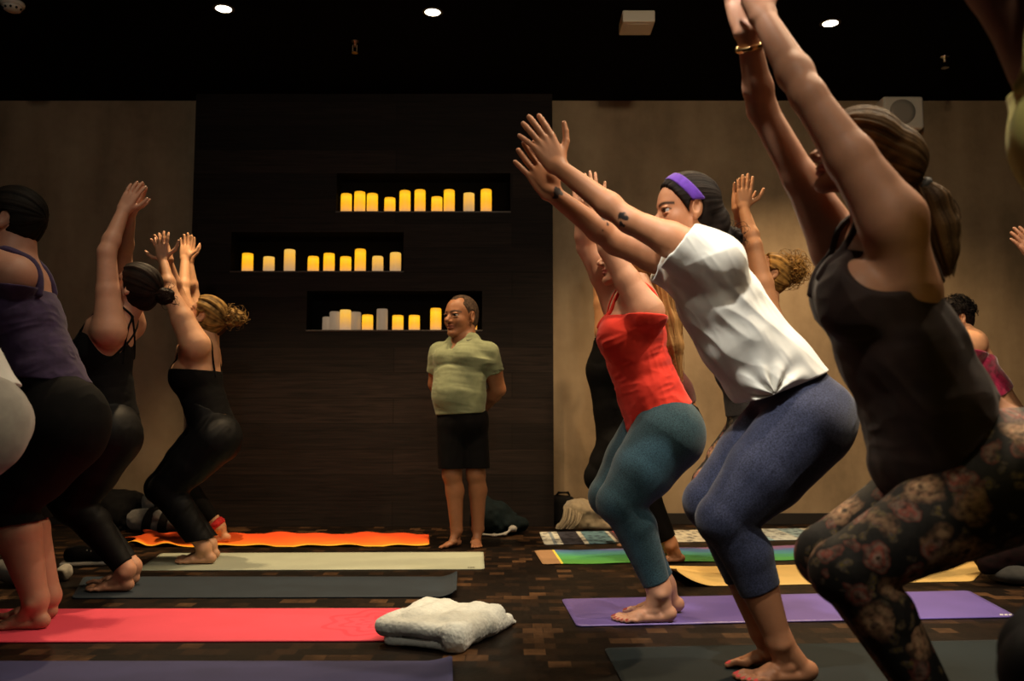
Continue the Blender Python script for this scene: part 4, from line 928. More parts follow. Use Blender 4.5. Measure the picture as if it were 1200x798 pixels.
def woodfloor():
    m, nt, b = mat('end_grain_floor'); v = coords(nt)
    br = tex(nt, 'ShaderNodeTexBrick', v, _Scale=1.0, _Mortar_Size=.0012, _Brick_Width=.078, _Row_Height=.078, _Bias=-.1); br.offset = .5
    br.inputs['Color1'].default_value = (0, 0, 0, 1); br.inputs['Color2'].default_value = (1, 1, 1, 1); br.inputs['Mortar'].default_value = (0, 0, 0, 1)
    n = tex(nt, 'ShaderNodeTexNoise', v, _Scale=3.0, _Detail=4.0); v2 = coords(nt, (30, 36, 1)); g = tex(nt, 'ShaderNodeTexNoise', v2, _Scale=2.0, _Detail=5.0)
    ma = nd(nt, 'ShaderNodeMath', operation='MULTIPLY_ADD'); nt.links.new(n.outputs[0], ma.inputs[0]); ma.inputs[1].default_value = .9; nt.links.new(br.outputs['Color'], ma.inputs[2])
    r = ramp(nt, [(.40, (.003, .0017, .0012)), (.85, (.0065, .0034, .002)), (1.15, (.02, .0095, .0045)), (1.42, (.10, .05, .022))], None); mr = nd(nt, 'ShaderNodeMapRange', _From_Max=1.6); nt.links.new(ma.outputs[0], mr.inputs[0]); nt.links.new(mr.outputs[0], r.inputs[0])
    for e, p in zip(r.color_ramp.elements, (.25, .55, .74, .93)): e.position = p
    rg = ramp(nt, [(.3, (.65, .65, .65)), (.7, (1.25, 1.25, 1.25))], g.outputs[0]); mx = nd(nt, 'ShaderNodeMix', data_type='RGBA', blend_type='MULTIPLY'); mx.inputs[0].default_value = 1; nt.links.new(r.outputs[0], mx.inputs[6]); nt.links.new(rg.outputs[0], mx.inputs[7])
    nt.links.new(mx.outputs[2], b.inputs['Base Color']); b.inputs['Roughness'].default_value = .42; b.inputs['Specular IOR Level'].default_value = .14
    rr = nd(nt, 'ShaderNodeMapRange', _To_Min=.34, _To_Max=.6); nt.links.new(g.outputs[0], rr.inputs[0]); nt.links.new(rr.outputs[0], b.inputs['Roughness']); bump(nt, b, br.outputs['Fac'], -.3, .002); return m
CONC, PLANK, FLOOR = concrete(), planks(), woodfloor()
CEIL = plain('black_ceiling_paint', (.0015, .0015, .0017), .95); CEIL.node_tree.nodes['Principled BSDF'].inputs['Specular IOR Level'].default_value = .05; NICHE = plain('black_laminate', (.003, .0028, .0028), .8); NICHE.node_tree.nodes['Principled BSDF'].inputs['Specular IOR Level'].default_value = .03; DARKW = plain('dark_side_wall', (.05, .042, .035), .9)
BASE = plain('dark_skirting', (.012, .009, .008), .6)
def sbox(name, lo, hi, m, bev=0):
    bm = bmesh.new(); box(bm, lo, hi); return tag(bmo(name, bm, m, bev=bev), kind='structure')
xa = float(at(224, 300, YP)[0]); xb = float(at(648, 300, YP)[0])
sbox('floor', (XL, YB, -.1), (XR, YW + .3, 0), FLOOR)
sbox('ceiling', (XL, YB, ZC), (XR, YW + .3, ZC + .1), CEIL)
sbox('wall_left', (XL - .1, YB, 0), (XL, YW + .3, ZC), DARKW)
sbox('wall_right', (XR, YB, 0), (XR + .1, YW + .3, ZC), DARKW)
sbox('wall_front', (XL, YB - .1, 0), (XR, YB, ZC), DARKW)
sbox('wall_back_left', (XL, YW, 0), (xa, YW + .3, ZC), CONC)
sbox('wall_back_right', (xb, YW, 0), (XR, YW + .3, ZC), CONC)
sbox('baseboard_left', (XL, YW - .018, 0), (xa, YW, .085), BASE, .003)
sbox('baseboard_right', (xb, YW - .018, 0), (XR, YW, .085), BASE, .003)
# wood feature wall with three niches
NI = [(394, 203, 598, 247.5), (270, 272, 473, 317.5), (359, 341, 565, 386.5)]
nic = []
for (x0, y0, x1, y1) in NI:
    p, q = at(x0, y1, YP), at(x1, y0, YP); nic.append((float(p[0]), float(p[2]), float(q[0]), float(q[2])))
def panel():
    bm = bmesh.new(); xs = sorted([xa, xb] + [n[0] for n in nic] + [n[2] for n in nic]); zs = sorted([0, ZC] + [n[1] for n in nic] + [n[3] for n in nic]); D = .2
    inside = lambda x, z: any(n[0] < x < n[2] and n[1] < z < n[3] for n in nic)
    vv = {}
    def V(x, y, z):
        k = (round(x, 5), round(y, 5), round(z, 5))
        if k not in vv: vv[k] = bm.verts.new(k)
        return vv[k]
    for x0, x1 in zip(xs, xs[1:]):
        for z0, z1 in zip(zs, zs[1:]):
            if not inside((x0 + x1) / 2, (z0 + z1) / 2): bm.faces.new((V(x0, YP, z0), V(x1, YP, z0), V(x1, YP, z1), V(x0, YP, z1)))
    def quad(*p): bm.faces.new([bm.verts.new(q) for q in p])
    for x0, z0, x1, z1 in nic:
        y = YP + D
        quad((x0, y, z0), (x1, y, z0), (x1, y, z1), (x0, y, z1)); quad((x0, YP, z0), (x1, YP, z0), (x1, y, z0), (x0, y, z0)); quad((x0, YP, z1), (x1, YP, z1), (x1, y, z1), (x0, y, z1))
        quad((x0, YP, z0), (x0, y, z0), (x0, y, z1), (x0, YP, z1)); quad((x1, YP, z0), (x1, y, z0), (x1, y, z1), (x1, YP, z1))
    y = YW + .3
    quad((xa, YP, 0), (xa, y, 0), (xa, y, ZC), (xa, YP, ZC)); quad((xb, YP, 0), (xb, y, 0), (xb, y, ZC), (xb, YP, ZC)); quad((xa, y, 0), (xb, y, 0), (xb, y, ZC), (xa, y, ZC))
    me = bpy.data.meshes.new('wall_back'); bm.normal_update(); bm.to_mesh(me); bm.free(); me.materials.append(PLANK); me.materials.append(NICHE)
    for q in me.polygons:
        if q.center.y > YP + .01 and inside(q.center.x * .998 + .002 * (xa + xb) / 2, q.center.z) or any(abs(q.center.x - (n[0] + n[2]) / 2) < .52 * (n[2] - n[0]) and abs(q.center.z - (n[1] + n[3]) / 2) < .52 * (n[3] - n[1]) and YP + .01 < q.center.y < YP + .25 for n in nic): q.material_index = 1
    tag(link('wall_back', me), kind='structure')
panel()
for i, (x0, z0, x1, z1) in enumerate(nic):
    sbox('trim_%d' % (i + 1), (x0 - .004, YP - .006, z0 - .012), (x1 + .004, YP - .0005, z0), plain('niche_lip', (.05, .035, .028), .5), .002)
# candles
def candle_mat(name, lit):
    m, nt, b = mat(name); t = nd(nt, 'ShaderNodeTexCoord'); s = nd(nt, 'ShaderNodeSeparateXYZ'); nt.links.new(t.outputs['Generated'], s.inputs[0])
    n = tex(nt, 'ShaderNodeTexNoise', t.outputs['Object'], _Scale=60.0, _Detail=3.0); b.inputs['Base Color'].default_value = (.22, .19, .15, 1); b.inputs['Roughness'].default_value = .5
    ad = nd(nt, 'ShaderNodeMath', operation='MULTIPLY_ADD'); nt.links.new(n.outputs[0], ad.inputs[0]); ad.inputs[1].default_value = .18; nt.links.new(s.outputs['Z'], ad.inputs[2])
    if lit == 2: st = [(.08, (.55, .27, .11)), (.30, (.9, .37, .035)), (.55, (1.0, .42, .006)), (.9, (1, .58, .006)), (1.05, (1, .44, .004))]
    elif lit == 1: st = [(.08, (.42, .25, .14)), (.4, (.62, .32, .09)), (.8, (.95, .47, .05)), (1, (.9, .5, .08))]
    else: st = [(0, (.20, .135, .085)), (1, (.23, .16, .10))]  # unlit wax: its brightness is put in as an even glow
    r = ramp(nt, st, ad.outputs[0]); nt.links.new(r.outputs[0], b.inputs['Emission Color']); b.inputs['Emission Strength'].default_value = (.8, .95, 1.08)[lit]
    bump(nt, b, n.outputs[0], .2, .002); return m
CM = [candle_mat('candle_unlit_glow', 0), candle_mat('candle_dim_wax', 1), candle_mat('candle_lit_wax', 2)]
SHELF = [(0, 'upper', [(406, 227.5, 2), (421.8, 225, 2), (436.5, 227.5, 2), (457, 232, 2), (474.7, 224, 2), (492.3, 223, 2), (512, 231, 2), (526.5, 223, 2), (549.6, 226.6, 1), (569.8, 222.4, 2)]),
         (1, 'middle', [(290.4, 297, 2), (315.3, 301, 1), (339.7, 292.7, 1), (367.3, 301, 2), (385.8, 297, 2), (405.2, 301, 2), (422.4, 292.4, 2), (442.8, 301, 1), (463.6, 296.4, 1)]),
         (2, 'lower', [(384.5, 371.6, 0), (392.8, 365.6, 0), (405, 363, 1), (416.7, 366, 0), (430.8, 369, 2), (448, 362, 0), (466.3, 369.5, 2), (485.6, 369.5, 2), (510.8, 361.6, 2), (552.5, 371, 2)])]
ORD = ['first', 'second', 'third', 'fourth', 'fifth', 'sixth', 'seventh', 'eighth', 'ninth', 'tenth']
for si, nm, cs in SHELF:
    zb = nic[si][1]
    for k, (px, ty, lit) in enumerate(cs):
        y = YP + .075
        if si == 2 and k < 4: y = YP + (.155, .085, .044, .13)[k]
        p = at(px, ty, y); h = float(p[2]) - zb; R = 6.5 * y / FPX
        bm = bmesh.new(); w = random.uniform(-.002, .002)
        lathe(bm, [(R * .97, 0), (R, .004), (R, h * .5), (R * .985, h - .012), (R * .95, h - .003), (R * .86, h + w), (R * .76, h - .004), (R * .70, h - .02), (R * .3, h - .024), (.001, h - .024)], (0, 0, 0), 36)
        t = thing('candle', '', 'candle', (p[0], y, zb)); tl = {0: 'unlit grey', 1: 'dim amber', 2: 'bright yellow'}[lit]
        sz = 'tall' if h > .135 else ('short' if h < .108 else 'mid-height')
        t['label'] = f'{tl} {sz} pillar candle, {ORD[k]} from left in the {nm} niche'; t['group'] = f'pillar candles in the {nm} niche'
        me = bpy.data.meshes.new('wax'); bmesh.ops.recalc_face_normals(bm, faces=bm.faces[:]); bm.to_mesh(me); bm.free(); me.materials.append(CM[lit])
        for q in me.polygons: q.use_smooth = True
        o = bpy.data.objects.new('wax', me); C.objects.link(o); o.parent = t
        bm = bmesh.new(); lathe(bm, [(.003, h - .024), (.006, h - .016), (.004, h - .008), (.0008, h + .002)], (0, 0, 0), 10)
        me = bpy.data.meshes.new('flame_tip'); bmesh.ops.recalc_face_normals(bm, faces=bm.faces[:]); bm.to_mesh(me); bm.free(); me.materials.append(CM[2] if lit else CM[0])
        o = bpy.data.objects.new('flame_tip', me); C.objects.link(o); o.parent = t
# ------------------------------------------------------------------ ceiling fittings
LAMP = plain('lamp_glass', (.8, .75, .65), .4, 0, (1, .86, .62), 14); TRIM = plain('lamp_trim', (.02, .018, .016), .5)
WPL = plain('white_plastic', (.55, .5, .42), .45); GRILL = plain('speaker_grille', (.34, .31, .27), .7); STEEL = plain('sprinkler_brass', (.35, .22, .12), .35, .8); DOTS = plain('dark_slot', (.01, .01, .01), .8)
def ceil_xy(px, py, z=None):
    g = ground(px, py, ZC if z is None else z); return float(g[0]), float(g[1])
def downlight(px, py, label):
    x, y = ceil_xy(px, py); t = thing('ceiling_downlight', label, 'ceiling light', (x, y, ZC), 'recessed ceiling downlights')
    bm = bmesh.new(); lathe(bm, [(.047, -.002), (.06, -.004), (.066, -.001), (.066, .02), (.047, .02)], (x, y, ZC), 32); bmo('trim_ring', bm, TRIM, t, True)
    bm = bmesh.new(); lathe(bm, [(.047, -.0035), (.035, -.0045), (.001, -.005)], (x, y, ZC), 32); bmo('lens', bm, LAMP, t, True)
    return x, y
DL = [downlight(262, 10, 'lit recessed downlight above the golden bun woman'), downlight(507, 14, 'lit recessed downlight above the standing man'), downlight(973, 27, 'lit recessed downlight right of the raised arms')]
x, y = ceil_xy(15, 3); t = thing('smoke_detector', 'white domed smoke detector in the top left ceiling', 'smoke detector', (x, y, ZC))
bm = bmesh.new(); lathe(bm, [(.065, 0), (.068, -.008), (.066, -.02), (.058, -.026)], (x, y, ZC), 36); bmo('mounting_base', bm, WPL, t, True)
bm = bmesh.new(); lathe(bm, [(.058, -.026), (.056, -.034), (.046, -.048), (.03, -.056), (.001, -.058)], (x, y, ZC), 36); bmo('dome', bm, WPL, t, True)
for k in range(10):
    a = k * .628; bm = bmesh.new(); bmesh.ops.create_uvsphere(bm, u_segments=10, v_segments=6, radius=.0075, matrix=Matrix.Translation((x + .05 * math.cos(a), y + .05 * math.sin(a), ZC - .043))); bmo('slot', bm, DOTS, t, True)
x0, y0 = ceil_xy(728, 33); x, y = ceil_xy(746, 20)
t = thing('ceiling_box', 'white square box fixed to the black ceiling', 'ceiling unit', (x, y, ZC)); h = .075
bm = bmesh.new(); box(bm, (x - .1, y - .1, ZC - h), (x + .1, y + .1, ZC - .001)); bmo('housing', bm, WPL, t, bev=.008, seg=3)
bm = bmesh.new(); box(bm, (x - .07, y - .07, ZC - h - .003), (x + .07, y + .07, ZC - h)); bmo('cover', bm, WPL, t, bev=.002)
def sprinkler(px, py, label, m, s=1):
    x, y = ceil_xy(px, py); t = thing('ceiling_sprinkler', label, 'sprinkler', (x, y, ZC), 'ceiling sprinklers')
    bm = bmesh.new(); lathe(bm, [(.03 * s, 0), (.03 * s, -.006), (.012 * s, -.01), (.011 * s, -.04), (.001, -.042)], (x, y, ZC), 20); bmo('rose', bm, m, t, True)
    bm = bmesh.new()
    for q in (-1, 1): box(bm, (x + q * .017 * s - .003, y - .003, ZC - .075), (x + q * .017 * s + .003, y + .003, ZC - .03))
    box(bm, (x - .02 * s, y - .003, ZC - .078), (x + .02 * s, y + .003, ZC - .072)); bmo('yoke', bm, m, t)
    bm = bmesh.new(); lathe(bm, [(.001, -.079), (.026 * s, -.079), (.026 * s, -.083), (.001, -.083)], (x, y, ZC), 16); bmo('deflector', bm, m, t)
sprinkler(416, 48, 'small brass sprinkler on the black ceiling above the niches', STEEL, .8)
sprinkler(1107, 66, 'small shiny sprinkler on the ceiling above the ponytail', plain('chrome', (.6, .6, .58), .2, 1.0))
# wall speaker
p = at(1054, 135, YW - .09); t = thing('wall_speaker', 'white square wall speaker with round grille, high on right wall', 'speaker', (p[0], YW, p[2] - .13))
bm = bmesh.new(); box(bm, (p[0] - .155, YW - .17, p[2] - .13), (p[0] + .155, YW, p[2] + .125)); bmo('cabinet', bm, plain('speaker_white', (.72, .68, .6), .5), t, bev=.02, seg=4)
bm = bmesh.new(); lathe(bm, [(.001, -.176), (.06, -.178), (.097, -.1755), (.1, -.165)], (p[0] - .01, YW, p[2] + .0), 40, 'y'); bmo('grille', bm, GRILL, t, True)
# ------------------------------------------------------------------ mats and towels
def mat_tex(name, c, c2, rough=.7, scale=260, bs=.3, sp=.3):
    m = fabric(name, c, c2, 5, rough, bs, .05, scale); m.node_tree.nodes['Principled BSDF'].inputs['Specular IOR Level'].default_value = sp; return m
def sheet(name, label, cat, corners, m, th=.005, zf=None, nu=90, nv=26, parent=None, rc=.025, group='yoga mats and towels on the floor', grid_uv=True):
    """corners: far-left, near-left, near-right, far-right as pixels on the floor."""
    P = [ground(*c, z=.004) for c in corners]; fl, nl, nr, fr = P
    V = []; uvs = []
    for lay in (1, 0):
        for j in range(nv + 1):
            for i in range(nu + 1):
                u, v = i / nu, j / nv
                p = (nl * (1 - u) + nr * u) * (1 - v) + (fl * (1 - u) + fr * u) * v
                L = np.linalg.norm(nr - nl); Wd = np.linalg.norm(fl - nl)
                ex = 0
                for cu, cv in ((0, 0), (1, 0), (0, 1), (1, 1)):          # rounded corners
                    a, b = abs(u - cu) * L, abs(v - cv) * Wd
                    if a < rc and b < rc:
                        q = math.hypot(rc - a, rc - b)
                        if q > rc:
                            k = rc / q; ctr = (cu + (1 if cu == 0 else -1) * rc / L, cv + (1 if cv == 0 else -1) * rc / Wd)
                            u2 = ctr[0] + (u - ctr[0]) * k; v2 = ctr[1] + (v - ctr[1]) * k
                            p = (nl * (1 - u2) + nr * u2) * (1 - v2) + (fl * (1 - u2) + fr * u2) * v2
                p = p.copy(); p[2] = .001
                if zf is not None: p = p + np.asarray(zf(u, v, L, Wd))
                p[2] += th * lay
                V.append(p); uvs.append((u, v))
    n1 = (nu + 1) * (nv + 1); F = []
    for j in range(nv):
        for i in range(nu):
            a = j * (nu + 1) + i; q = (a, a + 1, a + nu + 2, a + nu + 1); F.append(q); F.append(tuple(n1 + k for k in q[::-1]))
    rim = [i for i in range(nu + 1)] + [j * (nu + 1) + nu for j in range(1, nv + 1)] + [nv * (nu + 1) + i for i in range(nu - 1, -1, -1)] + [j * (nu + 1) for j in range(nv - 1, 0, -1)]
    for a, b in zip(rim, rim[1:] + rim[:1]): F.append((b, a, a + n1, b + n1))
    o = mesh_np(name, np.array(V), np.array(F), m, parent)
    uv = o.data.attributes.new('sheet', 'FLOAT_VECTOR', 'POINT'); arr = np.zeros((len(V), 3), np.float32); arr[:, :2] = uvs; uv.data.foreach_set('vector', arr.ravel())
    if parent is None: tag(o, label, cat, group)
    return o
def sheet_mat(name, rough=.75):
    m, nt, b = mat(name); a = nd(nt, 'ShaderNodeAttribute', attribute_name='sheet'); b.inputs['Roughness'].default_value = rough
    n2 = tex(nt, 'ShaderNodeTexNoise', coords(nt), _Scale=500.0); bump(nt, b, n2.outputs[0], .3, .001); b.inputs['Specular IOR Level'].default_value = .25
    return m, nt, b, a.outputs['Vector']
def curlr(x, r, amt): return 0 if x < 0 else amt * (x / r) ** 2
# orange towel
m, nt, b, sv = sheet_mat('orange_towel'); sx = nd(nt, 'ShaderNodeSeparateXYZ'); nt.links.new(sv, sx.inputs[0])
n = tex(nt, 'ShaderNodeTexNoise', coords(nt), _Scale=4.0, _Detail=3.0); ma = nd(nt, 'ShaderNodeMath', operation='MULTIPLY_ADD'); nt.links.new(n.outputs[0], ma.inputs[0]); ma.inputs[1].default_value = .5; nt.links.new(sx.outputs['Y'], ma.inputs[2])
r = ramp(nt, [(.2, (.95, .28, .02)), (.5, (.95, .16, .02)), (1, (.9, .10, .02))], ma.outputs[0])
ed = nd(nt, 'ShaderNodeMath', operation='LESS_THAN'); ed.inputs[1].default_value = .05; nt.links.new(sx.outputs['Y'], ed.inputs[0]); mx = nd(nt, 'ShaderNodeMix', data_type='RGBA'); nt.links.new(ed.outputs[0], mx.inputs[0]); nt.links.new(r.outputs[0], mx.inputs[6]); mx.inputs[7].default_value = (1, .5, .04, 1); nt.links.new(mx.outputs[2], b.inputs['Base Color'])
def zf_or(u, v, L, Wd):
    h = .006 + .006 * math.sin(u * 21 + v * 3) + .006 * math.sin(u * 43 + v * 5 + 1) * (.4 + .6 * abs(v - .5) * 2)
    if u < .3: h += .022 * (1 - u / .3) * max(0, math.sin(u * 60 + v * 7) * .6 + .5)
    e = min(1, min(u, 1 - u, v * .4, (1 - v) * .4) * 30)
    dx = .05 * math.sin(v * 9) * max(0, 1 - u * 6)
    return (dx, .012 * math.sin(u * 18) * (1 if v > .5 else .6), max(0, h))
sheet('yoga_towel', 'orange yoga towel wrinkled at its left end', 'towel', [(162, 625.5), (147, 641), (503, 640), (503, 626)], m, .004, zf_or, 140, 24)
sheet('yoga_mat', 'pale sage green yoga mat under the woman with the golden bun', 'yoga mat', [(189, 648.5), (160, 668.5), (568, 667), (566.5, 647)], mat_tex('sage_rubber', (.34, .37, .285), (.31, .335, .26)))
sheet('yoga_mat', 'dark slate yoga mat with curled right end', 'yoga mat', [(98, 676), (84, 701), (535, 699.5), (536, 676)], mat_tex('slate_rubber', (.018, .027, .038), (.015, .022, .031), .65, sp=.12), zf=lambda u, v, L, Wd: (0, 0, .028 * max(0, (u - .955) / .045) ** 1.6))
m = mat_tex('pink_rubber', (.66, .052, .098), (.62, .047, .088), .65)
nt = m.node_tree; b = nt.nodes['Principled BSDF']; src = b.inputs['Base Color'].links[0].from_socket
# printed mandala at the mat's right end
ctr = (ground(452, 713) + ground(462, 751)) / 2
t = nd(nt, 'ShaderNodeTexCoord'); sb = nd(nt, 'ShaderNodeVectorMath', operation='SUBTRACT'); sb.inputs[1].default_value = (float(ctr[0]) - .02, float(ctr[1]), 0); nt.links.new(t.outputs['Object'], sb.inputs[0])
gr = nd(nt, 'ShaderNodeSeparateXYZ'); nt.links.new(sb.outputs[0], gr.inputs[0])
at2 = nd(nt, 'ShaderNodeMath', operation='ARCTAN2'); nt.links.new(gr.outputs['Y'], at2.inputs[0]); nt.links.new(gr.outputs['X'], at2.inputs[1])
ln = nd(nt, 'ShaderNodeVectorMath', operation='LENGTH'); nt.links.new(sb.outputs[0], ln.inputs[0])
an = nd(nt, 'ShaderNodeMath', operation='MULTIPLY'); an.inputs[1].default_value = 8.0; nt.links.new(at2.outputs[0], an.inputs[0]); cs_ = nd(nt, 'ShaderNodeMath', operation='COSINE'); nt.links.new(an.outputs[0], cs_.inputs[0])
pr = nd(nt, 'ShaderNodeMath', operation='MULTIPLY_ADD'); nt.links.new(cs_.outputs[0], pr.inputs[0]); pr.inputs[1].default_value = .022; nt.links.new(ln.outputs['Value'], pr.inputs[2])
sn = nd(nt, 'ShaderNodeMath', operation='MULTIPLY'); sn.inputs[1].default_value = 95.0; nt.links.new(pr.outputs[0], sn.inputs[0]); s2 = nd(nt, 'ShaderNodeMath', operation='SINE'); nt.links.new(sn.outputs[0], s2.inputs[0]); g1 = nd(nt, 'ShaderNodeMath', operation='GREATER_THAN'); g1.inputs[1].default_value = .45; nt.links.new(s2.outputs[0], g1.inputs[0])
g2 = nd(nt, 'ShaderNodeMath', operation='LESS_THAN'); g2.inputs[1].default_value = .25; nt.links.new(pr.outputs[0], g2.inputs[0]); g3 = nd(nt, 'ShaderNodeMath', operation='MULTIPLY'); nt.links.new(g1.outputs[0], g3.inputs[0]); nt.links.new(g2.outputs[0], g3.inputs[1])
mx = nd(nt, 'ShaderNodeMix', data_type='RGBA'); nt.links.new(g3.outputs[0], mx.inputs[0]); nt.links.new(src, mx.inputs[6]); mx.inputs[7].default_value = (.62, .03, .065, 1); nt.links.new(mx.outputs[2], b.inputs['Base Color'])
sheet('yoga_mat', 'pink yoga mat with printed mandala beside the grey blanket', 'yoga mat', [(-60, 714), (-95, 753), (478, 751), (474, 713)], m)
sheet('yoga_mat', 'purple-blue yoga mat nearest on the left with curled end', 'yoga mat', [(-90, 775), (-150, 826), (531, 820), (530, 775)], mat_tex('indigo_rubber', (.042, .042, .115), (.035, .035, .095), .65, sp=.15), zf=lambda u, v, L, Wd: (0, 0, .018 * max(0, (u - .95) / .05) ** 1.6))
# patterned towel: blocks of stripes
m, nt, b, sv = sheet_mat('patterned_towel'); sx = nd(nt, 'ShaderNodeSeparateXYZ'); nt.links.new(sv, sx.inputs[0])
r = ramp(nt, [(0, (.5, .5, .45)), (.03, (.2, .24, .28)), (.042, (.5, .5, .45)), (.06, (.03, .03, .045)), (.13, (.5, .5, .45)), (.145, (.1, .2, .26)), (.235, (.5, .5, .45)), (.25, (.08, .05, .06)), (.265, (.38, .06, .06)), (.33, (.5, .47, .38)), (.60, (.42, .44, .42)), (.68, (.22, .34, .42)), (.78, (.42, .46, .46)), (.88, (.24, .34, .4)), (.97, (.5, .5, .46))], sx.outputs['X'], 'CONSTANT')
mp = nd(nt, 'ShaderNodeMapping'); mp.inputs['Scale'].default_value = (46, 7, 1); nt.links.new(sv, mp.inputs[0]); ck = tex(nt, 'ShaderNodeTexVoronoi', mp.outputs[0], _Scale=1.0); r2 = ramp(nt, [(0, (.25, .25, .3)), (.35, (1, 1, 1)), (.6, (1.3, 1.3, 1.25))], ck.outputs['Distance'], 'CONSTANT')
mx = nd(nt, 'ShaderNodeMix', data_type='RGBA', blend_type='MULTIPLY'); mx.inputs[0].default_value = .75; nt.links.new(r.outputs[0], mx.inputs[6]); nt.links.new(r2.outputs[0], mx.inputs[7]); nt.links.new(mx.outputs[2], b.inputs['Base Color'])
sheet('yoga_towel', 'black and white patterned towel closest to the right wall', 'towel', [(632, 623.5), (638, 638), (980, 631.5), (944, 619)], m, .004)
# tie-dye towel with a tan band
m, nt, b, sv = sheet_mat('tie_dye_towel'); sx = nd(nt, 'ShaderNodeSeparateXYZ'); nt.links.new(sv, sx.inputs[0]); n = tex(nt, 'ShaderNodeTexNoise', coords(nt, (1.2, 4, 1)), _Scale=5.0, _Detail=5.0)
ma = nd(nt, 'ShaderNodeMath', operation='MULTIPLY_ADD'); nt.links.new(n.outputs[0], ma.inputs[0]); ma.inputs[1].default_value = .55; nt.links.new(sx.outputs['Y'], ma.inputs[2]); mb = nd(nt, 'ShaderNodeMath', operation='MULTIPLY_ADD'); nt.links.new(sx.outputs['X'], mb.inputs[0]); mb.inputs[1].default_value = .35; nt.links.new(ma.outputs[0], mb.inputs[2])
r = ramp(nt, [(.25, (.07, .25, .04)), (.55, (.05, .24, .08)), (.72, (.05, .20, .22)), (.9, (.06, .12, .30)), (1.0, (.18, .09, .20))], None); mr = nd(nt, 'ShaderNodeMapRange', _From_Max=1.45); nt.links.new(mb.outputs[0], mr.inputs[0]); nt.links.new(mr.outputs[0], r.inputs[0])
r2 = ramp(nt, [(0, (.26, .15, .075)), (.058, (.6, .5, .06)), (.066, (0, 0, 0))], sx.outputs['X'], 'CONSTANT'); gt = nd(nt, 'ShaderNodeMath', operation='LESS_THAN'); gt.inputs[1].default_value = .066; nt.links.new(sx.outputs['X'], gt.inputs[0])
mx = nd(nt, 'ShaderNodeMix', data_type='RGBA'); nt.links.new(gt.outputs[0], mx.inputs[0]); nt.links.new(r.outputs[0], mx.inputs[6]); nt.links.new(r2.outputs[0], mx.inputs[7]); nt.links.new(mx.outputs[2], b.inputs['Base Color'])
sheet('yoga_towel', 'green and blue tie-dye towel with tan band at left end', 'towel', [(626, 645.5), (636, 661.5), (990, 655), (966, 639)], m, .004, lambda u, v, L, Wd: (0, 0, .002 + .002 * math.sin(u * 30)))
def zf_y(u, v, L, Wd):
    q = max(0, (.16 - u) / .16); return (.06 * q * q * (1 - v), -.015 * q, .075 * q ** 1.5 * (1 - v) ** 1.1 * (1.0) + .012 * q)
sheet('yoga_mat', 'yellow yoga mat with its left corner lifted off the floor', 'yoga mat', [(768, 665), (776, 687.5), (1140, 681), (1163, 657.5)], mat_tex('yellow_rubber', (.60, .40, .13), (.55, .37, .12), .6), .004, zf_y)
sheet('yoga_mat', 'violet yoga mat under the red tank top woman', 'yoga mat', [(658, 702.5), (676, 734), (1192, 723), (1135, 692.5)], mat_tex('violet_rubber', (.135, .095, .36), (.12, .085, .32), .38, sp=.5), .006)
sheet('yoga_mat', 'dark green yoga mat under the white tee woman', 'yoga mat', [(708, 760), (738, 815), (1250, 806), (1200, 750)], mat_tex('forest_rubber', (.008, .0145, .017), (.0065, .012, .014), .65, sp=.1), .006)
sheet('yoga_mat', 'sliver of pink mat at the right photo edge', 'yoga mat', [(1190, 643), (1192, 649), (1390, 646), (1370, 640)], mat_tex('rose_rubber', (.5, .07, .08), (.45, .06, .07)))
# ------------------------------------------------------------------ blankets, bags, odds and ends
def cloth_thing(name, label, cat, node, m, base, part='folded_cloth', vox=.006):
    t = thing(name, label, cat, base); sdf(part, node, m, t, vox); return t
GREYB = fabric('grey_fleece', (.58, .62, .60), (.50, .54, .53), 30, .95, .8, .4, 260)
CREAM = fabric('cream_weave', (.34, .28, .19), (.27, .22, .15), 30, .95, .7, .3, 260)
DKB = fabric('dark_canvas', (.007, .0065, .007), (.0045, .0045, .0045), 30, .85, .4, .05)
TEALB = fabric('dark_teal_cloth', (.004, .009, .011), (.003, .006, .007), 30, .85, .4, .1)
REDD = fabric('dark_red_cloth', (.010, .003, .0035), (.005, .0025, .0025), 30, .85, .4, .1)
GREYD = fabric('dim_grey_wool', (.14, .135, .125), (.10, .095, .09), 30, .95, .6, .3)
WHT = fabric('pale_cotton', (.42, .40, .35), (.3, .28, .25), 30, .9, .4, .2)
def mark(parent, corners, m):
    P = [ground(*c, z=.0072) for c in corners]; bm = bmesh.new(); lo = [bm.verts.new(q - A(0, 0, .0015)) for q in P]; hi = [bm.verts.new(q) for q in P]
    bm.faces.new(hi); bm.faces.new(lo[::-1])
    for i in range(4): bm.faces.new((lo[i], lo[(i + 1) % 4], hi[(i + 1) % 4], hi[i]))
    bmo('printed_mark', bm, m, parent)
for o in list(C.objects):
    if o.name.startswith('yoga_mat') and o.get('label', '').startswith('pale sage'):
        for x0, x1 in ((548, 550.2), (550.8, 553), (553.5, 556)): mark(o, [(x0, 665.3), (x1, 665.3), (x1, 664.2), (x0, 664.2)], plain('mark_ink', (.12, .12, .09), .7))
    if o.name.startswith('yoga_mat') and o.get('label', '').startswith('violet'):
        for x0, x1 in ((1172, 1176), (1177.5, 1181), (1182.5, 1186)): mark(o, [(x0, 721), (x1, 721), (x1 - .6, 719.4), (x0 - .6, 719.4)], plain('mark_silver', (.6, .6, .65), .3))
for _m in (DKB, TEALB, REDD): _m.node_tree.nodes['Principled BSDF'].inputs['Sheen Weight'].default_value = 0; _m.node_tree.nodes['Principled BSDF'].inputs['Specular IOR Level'].default_value = .1
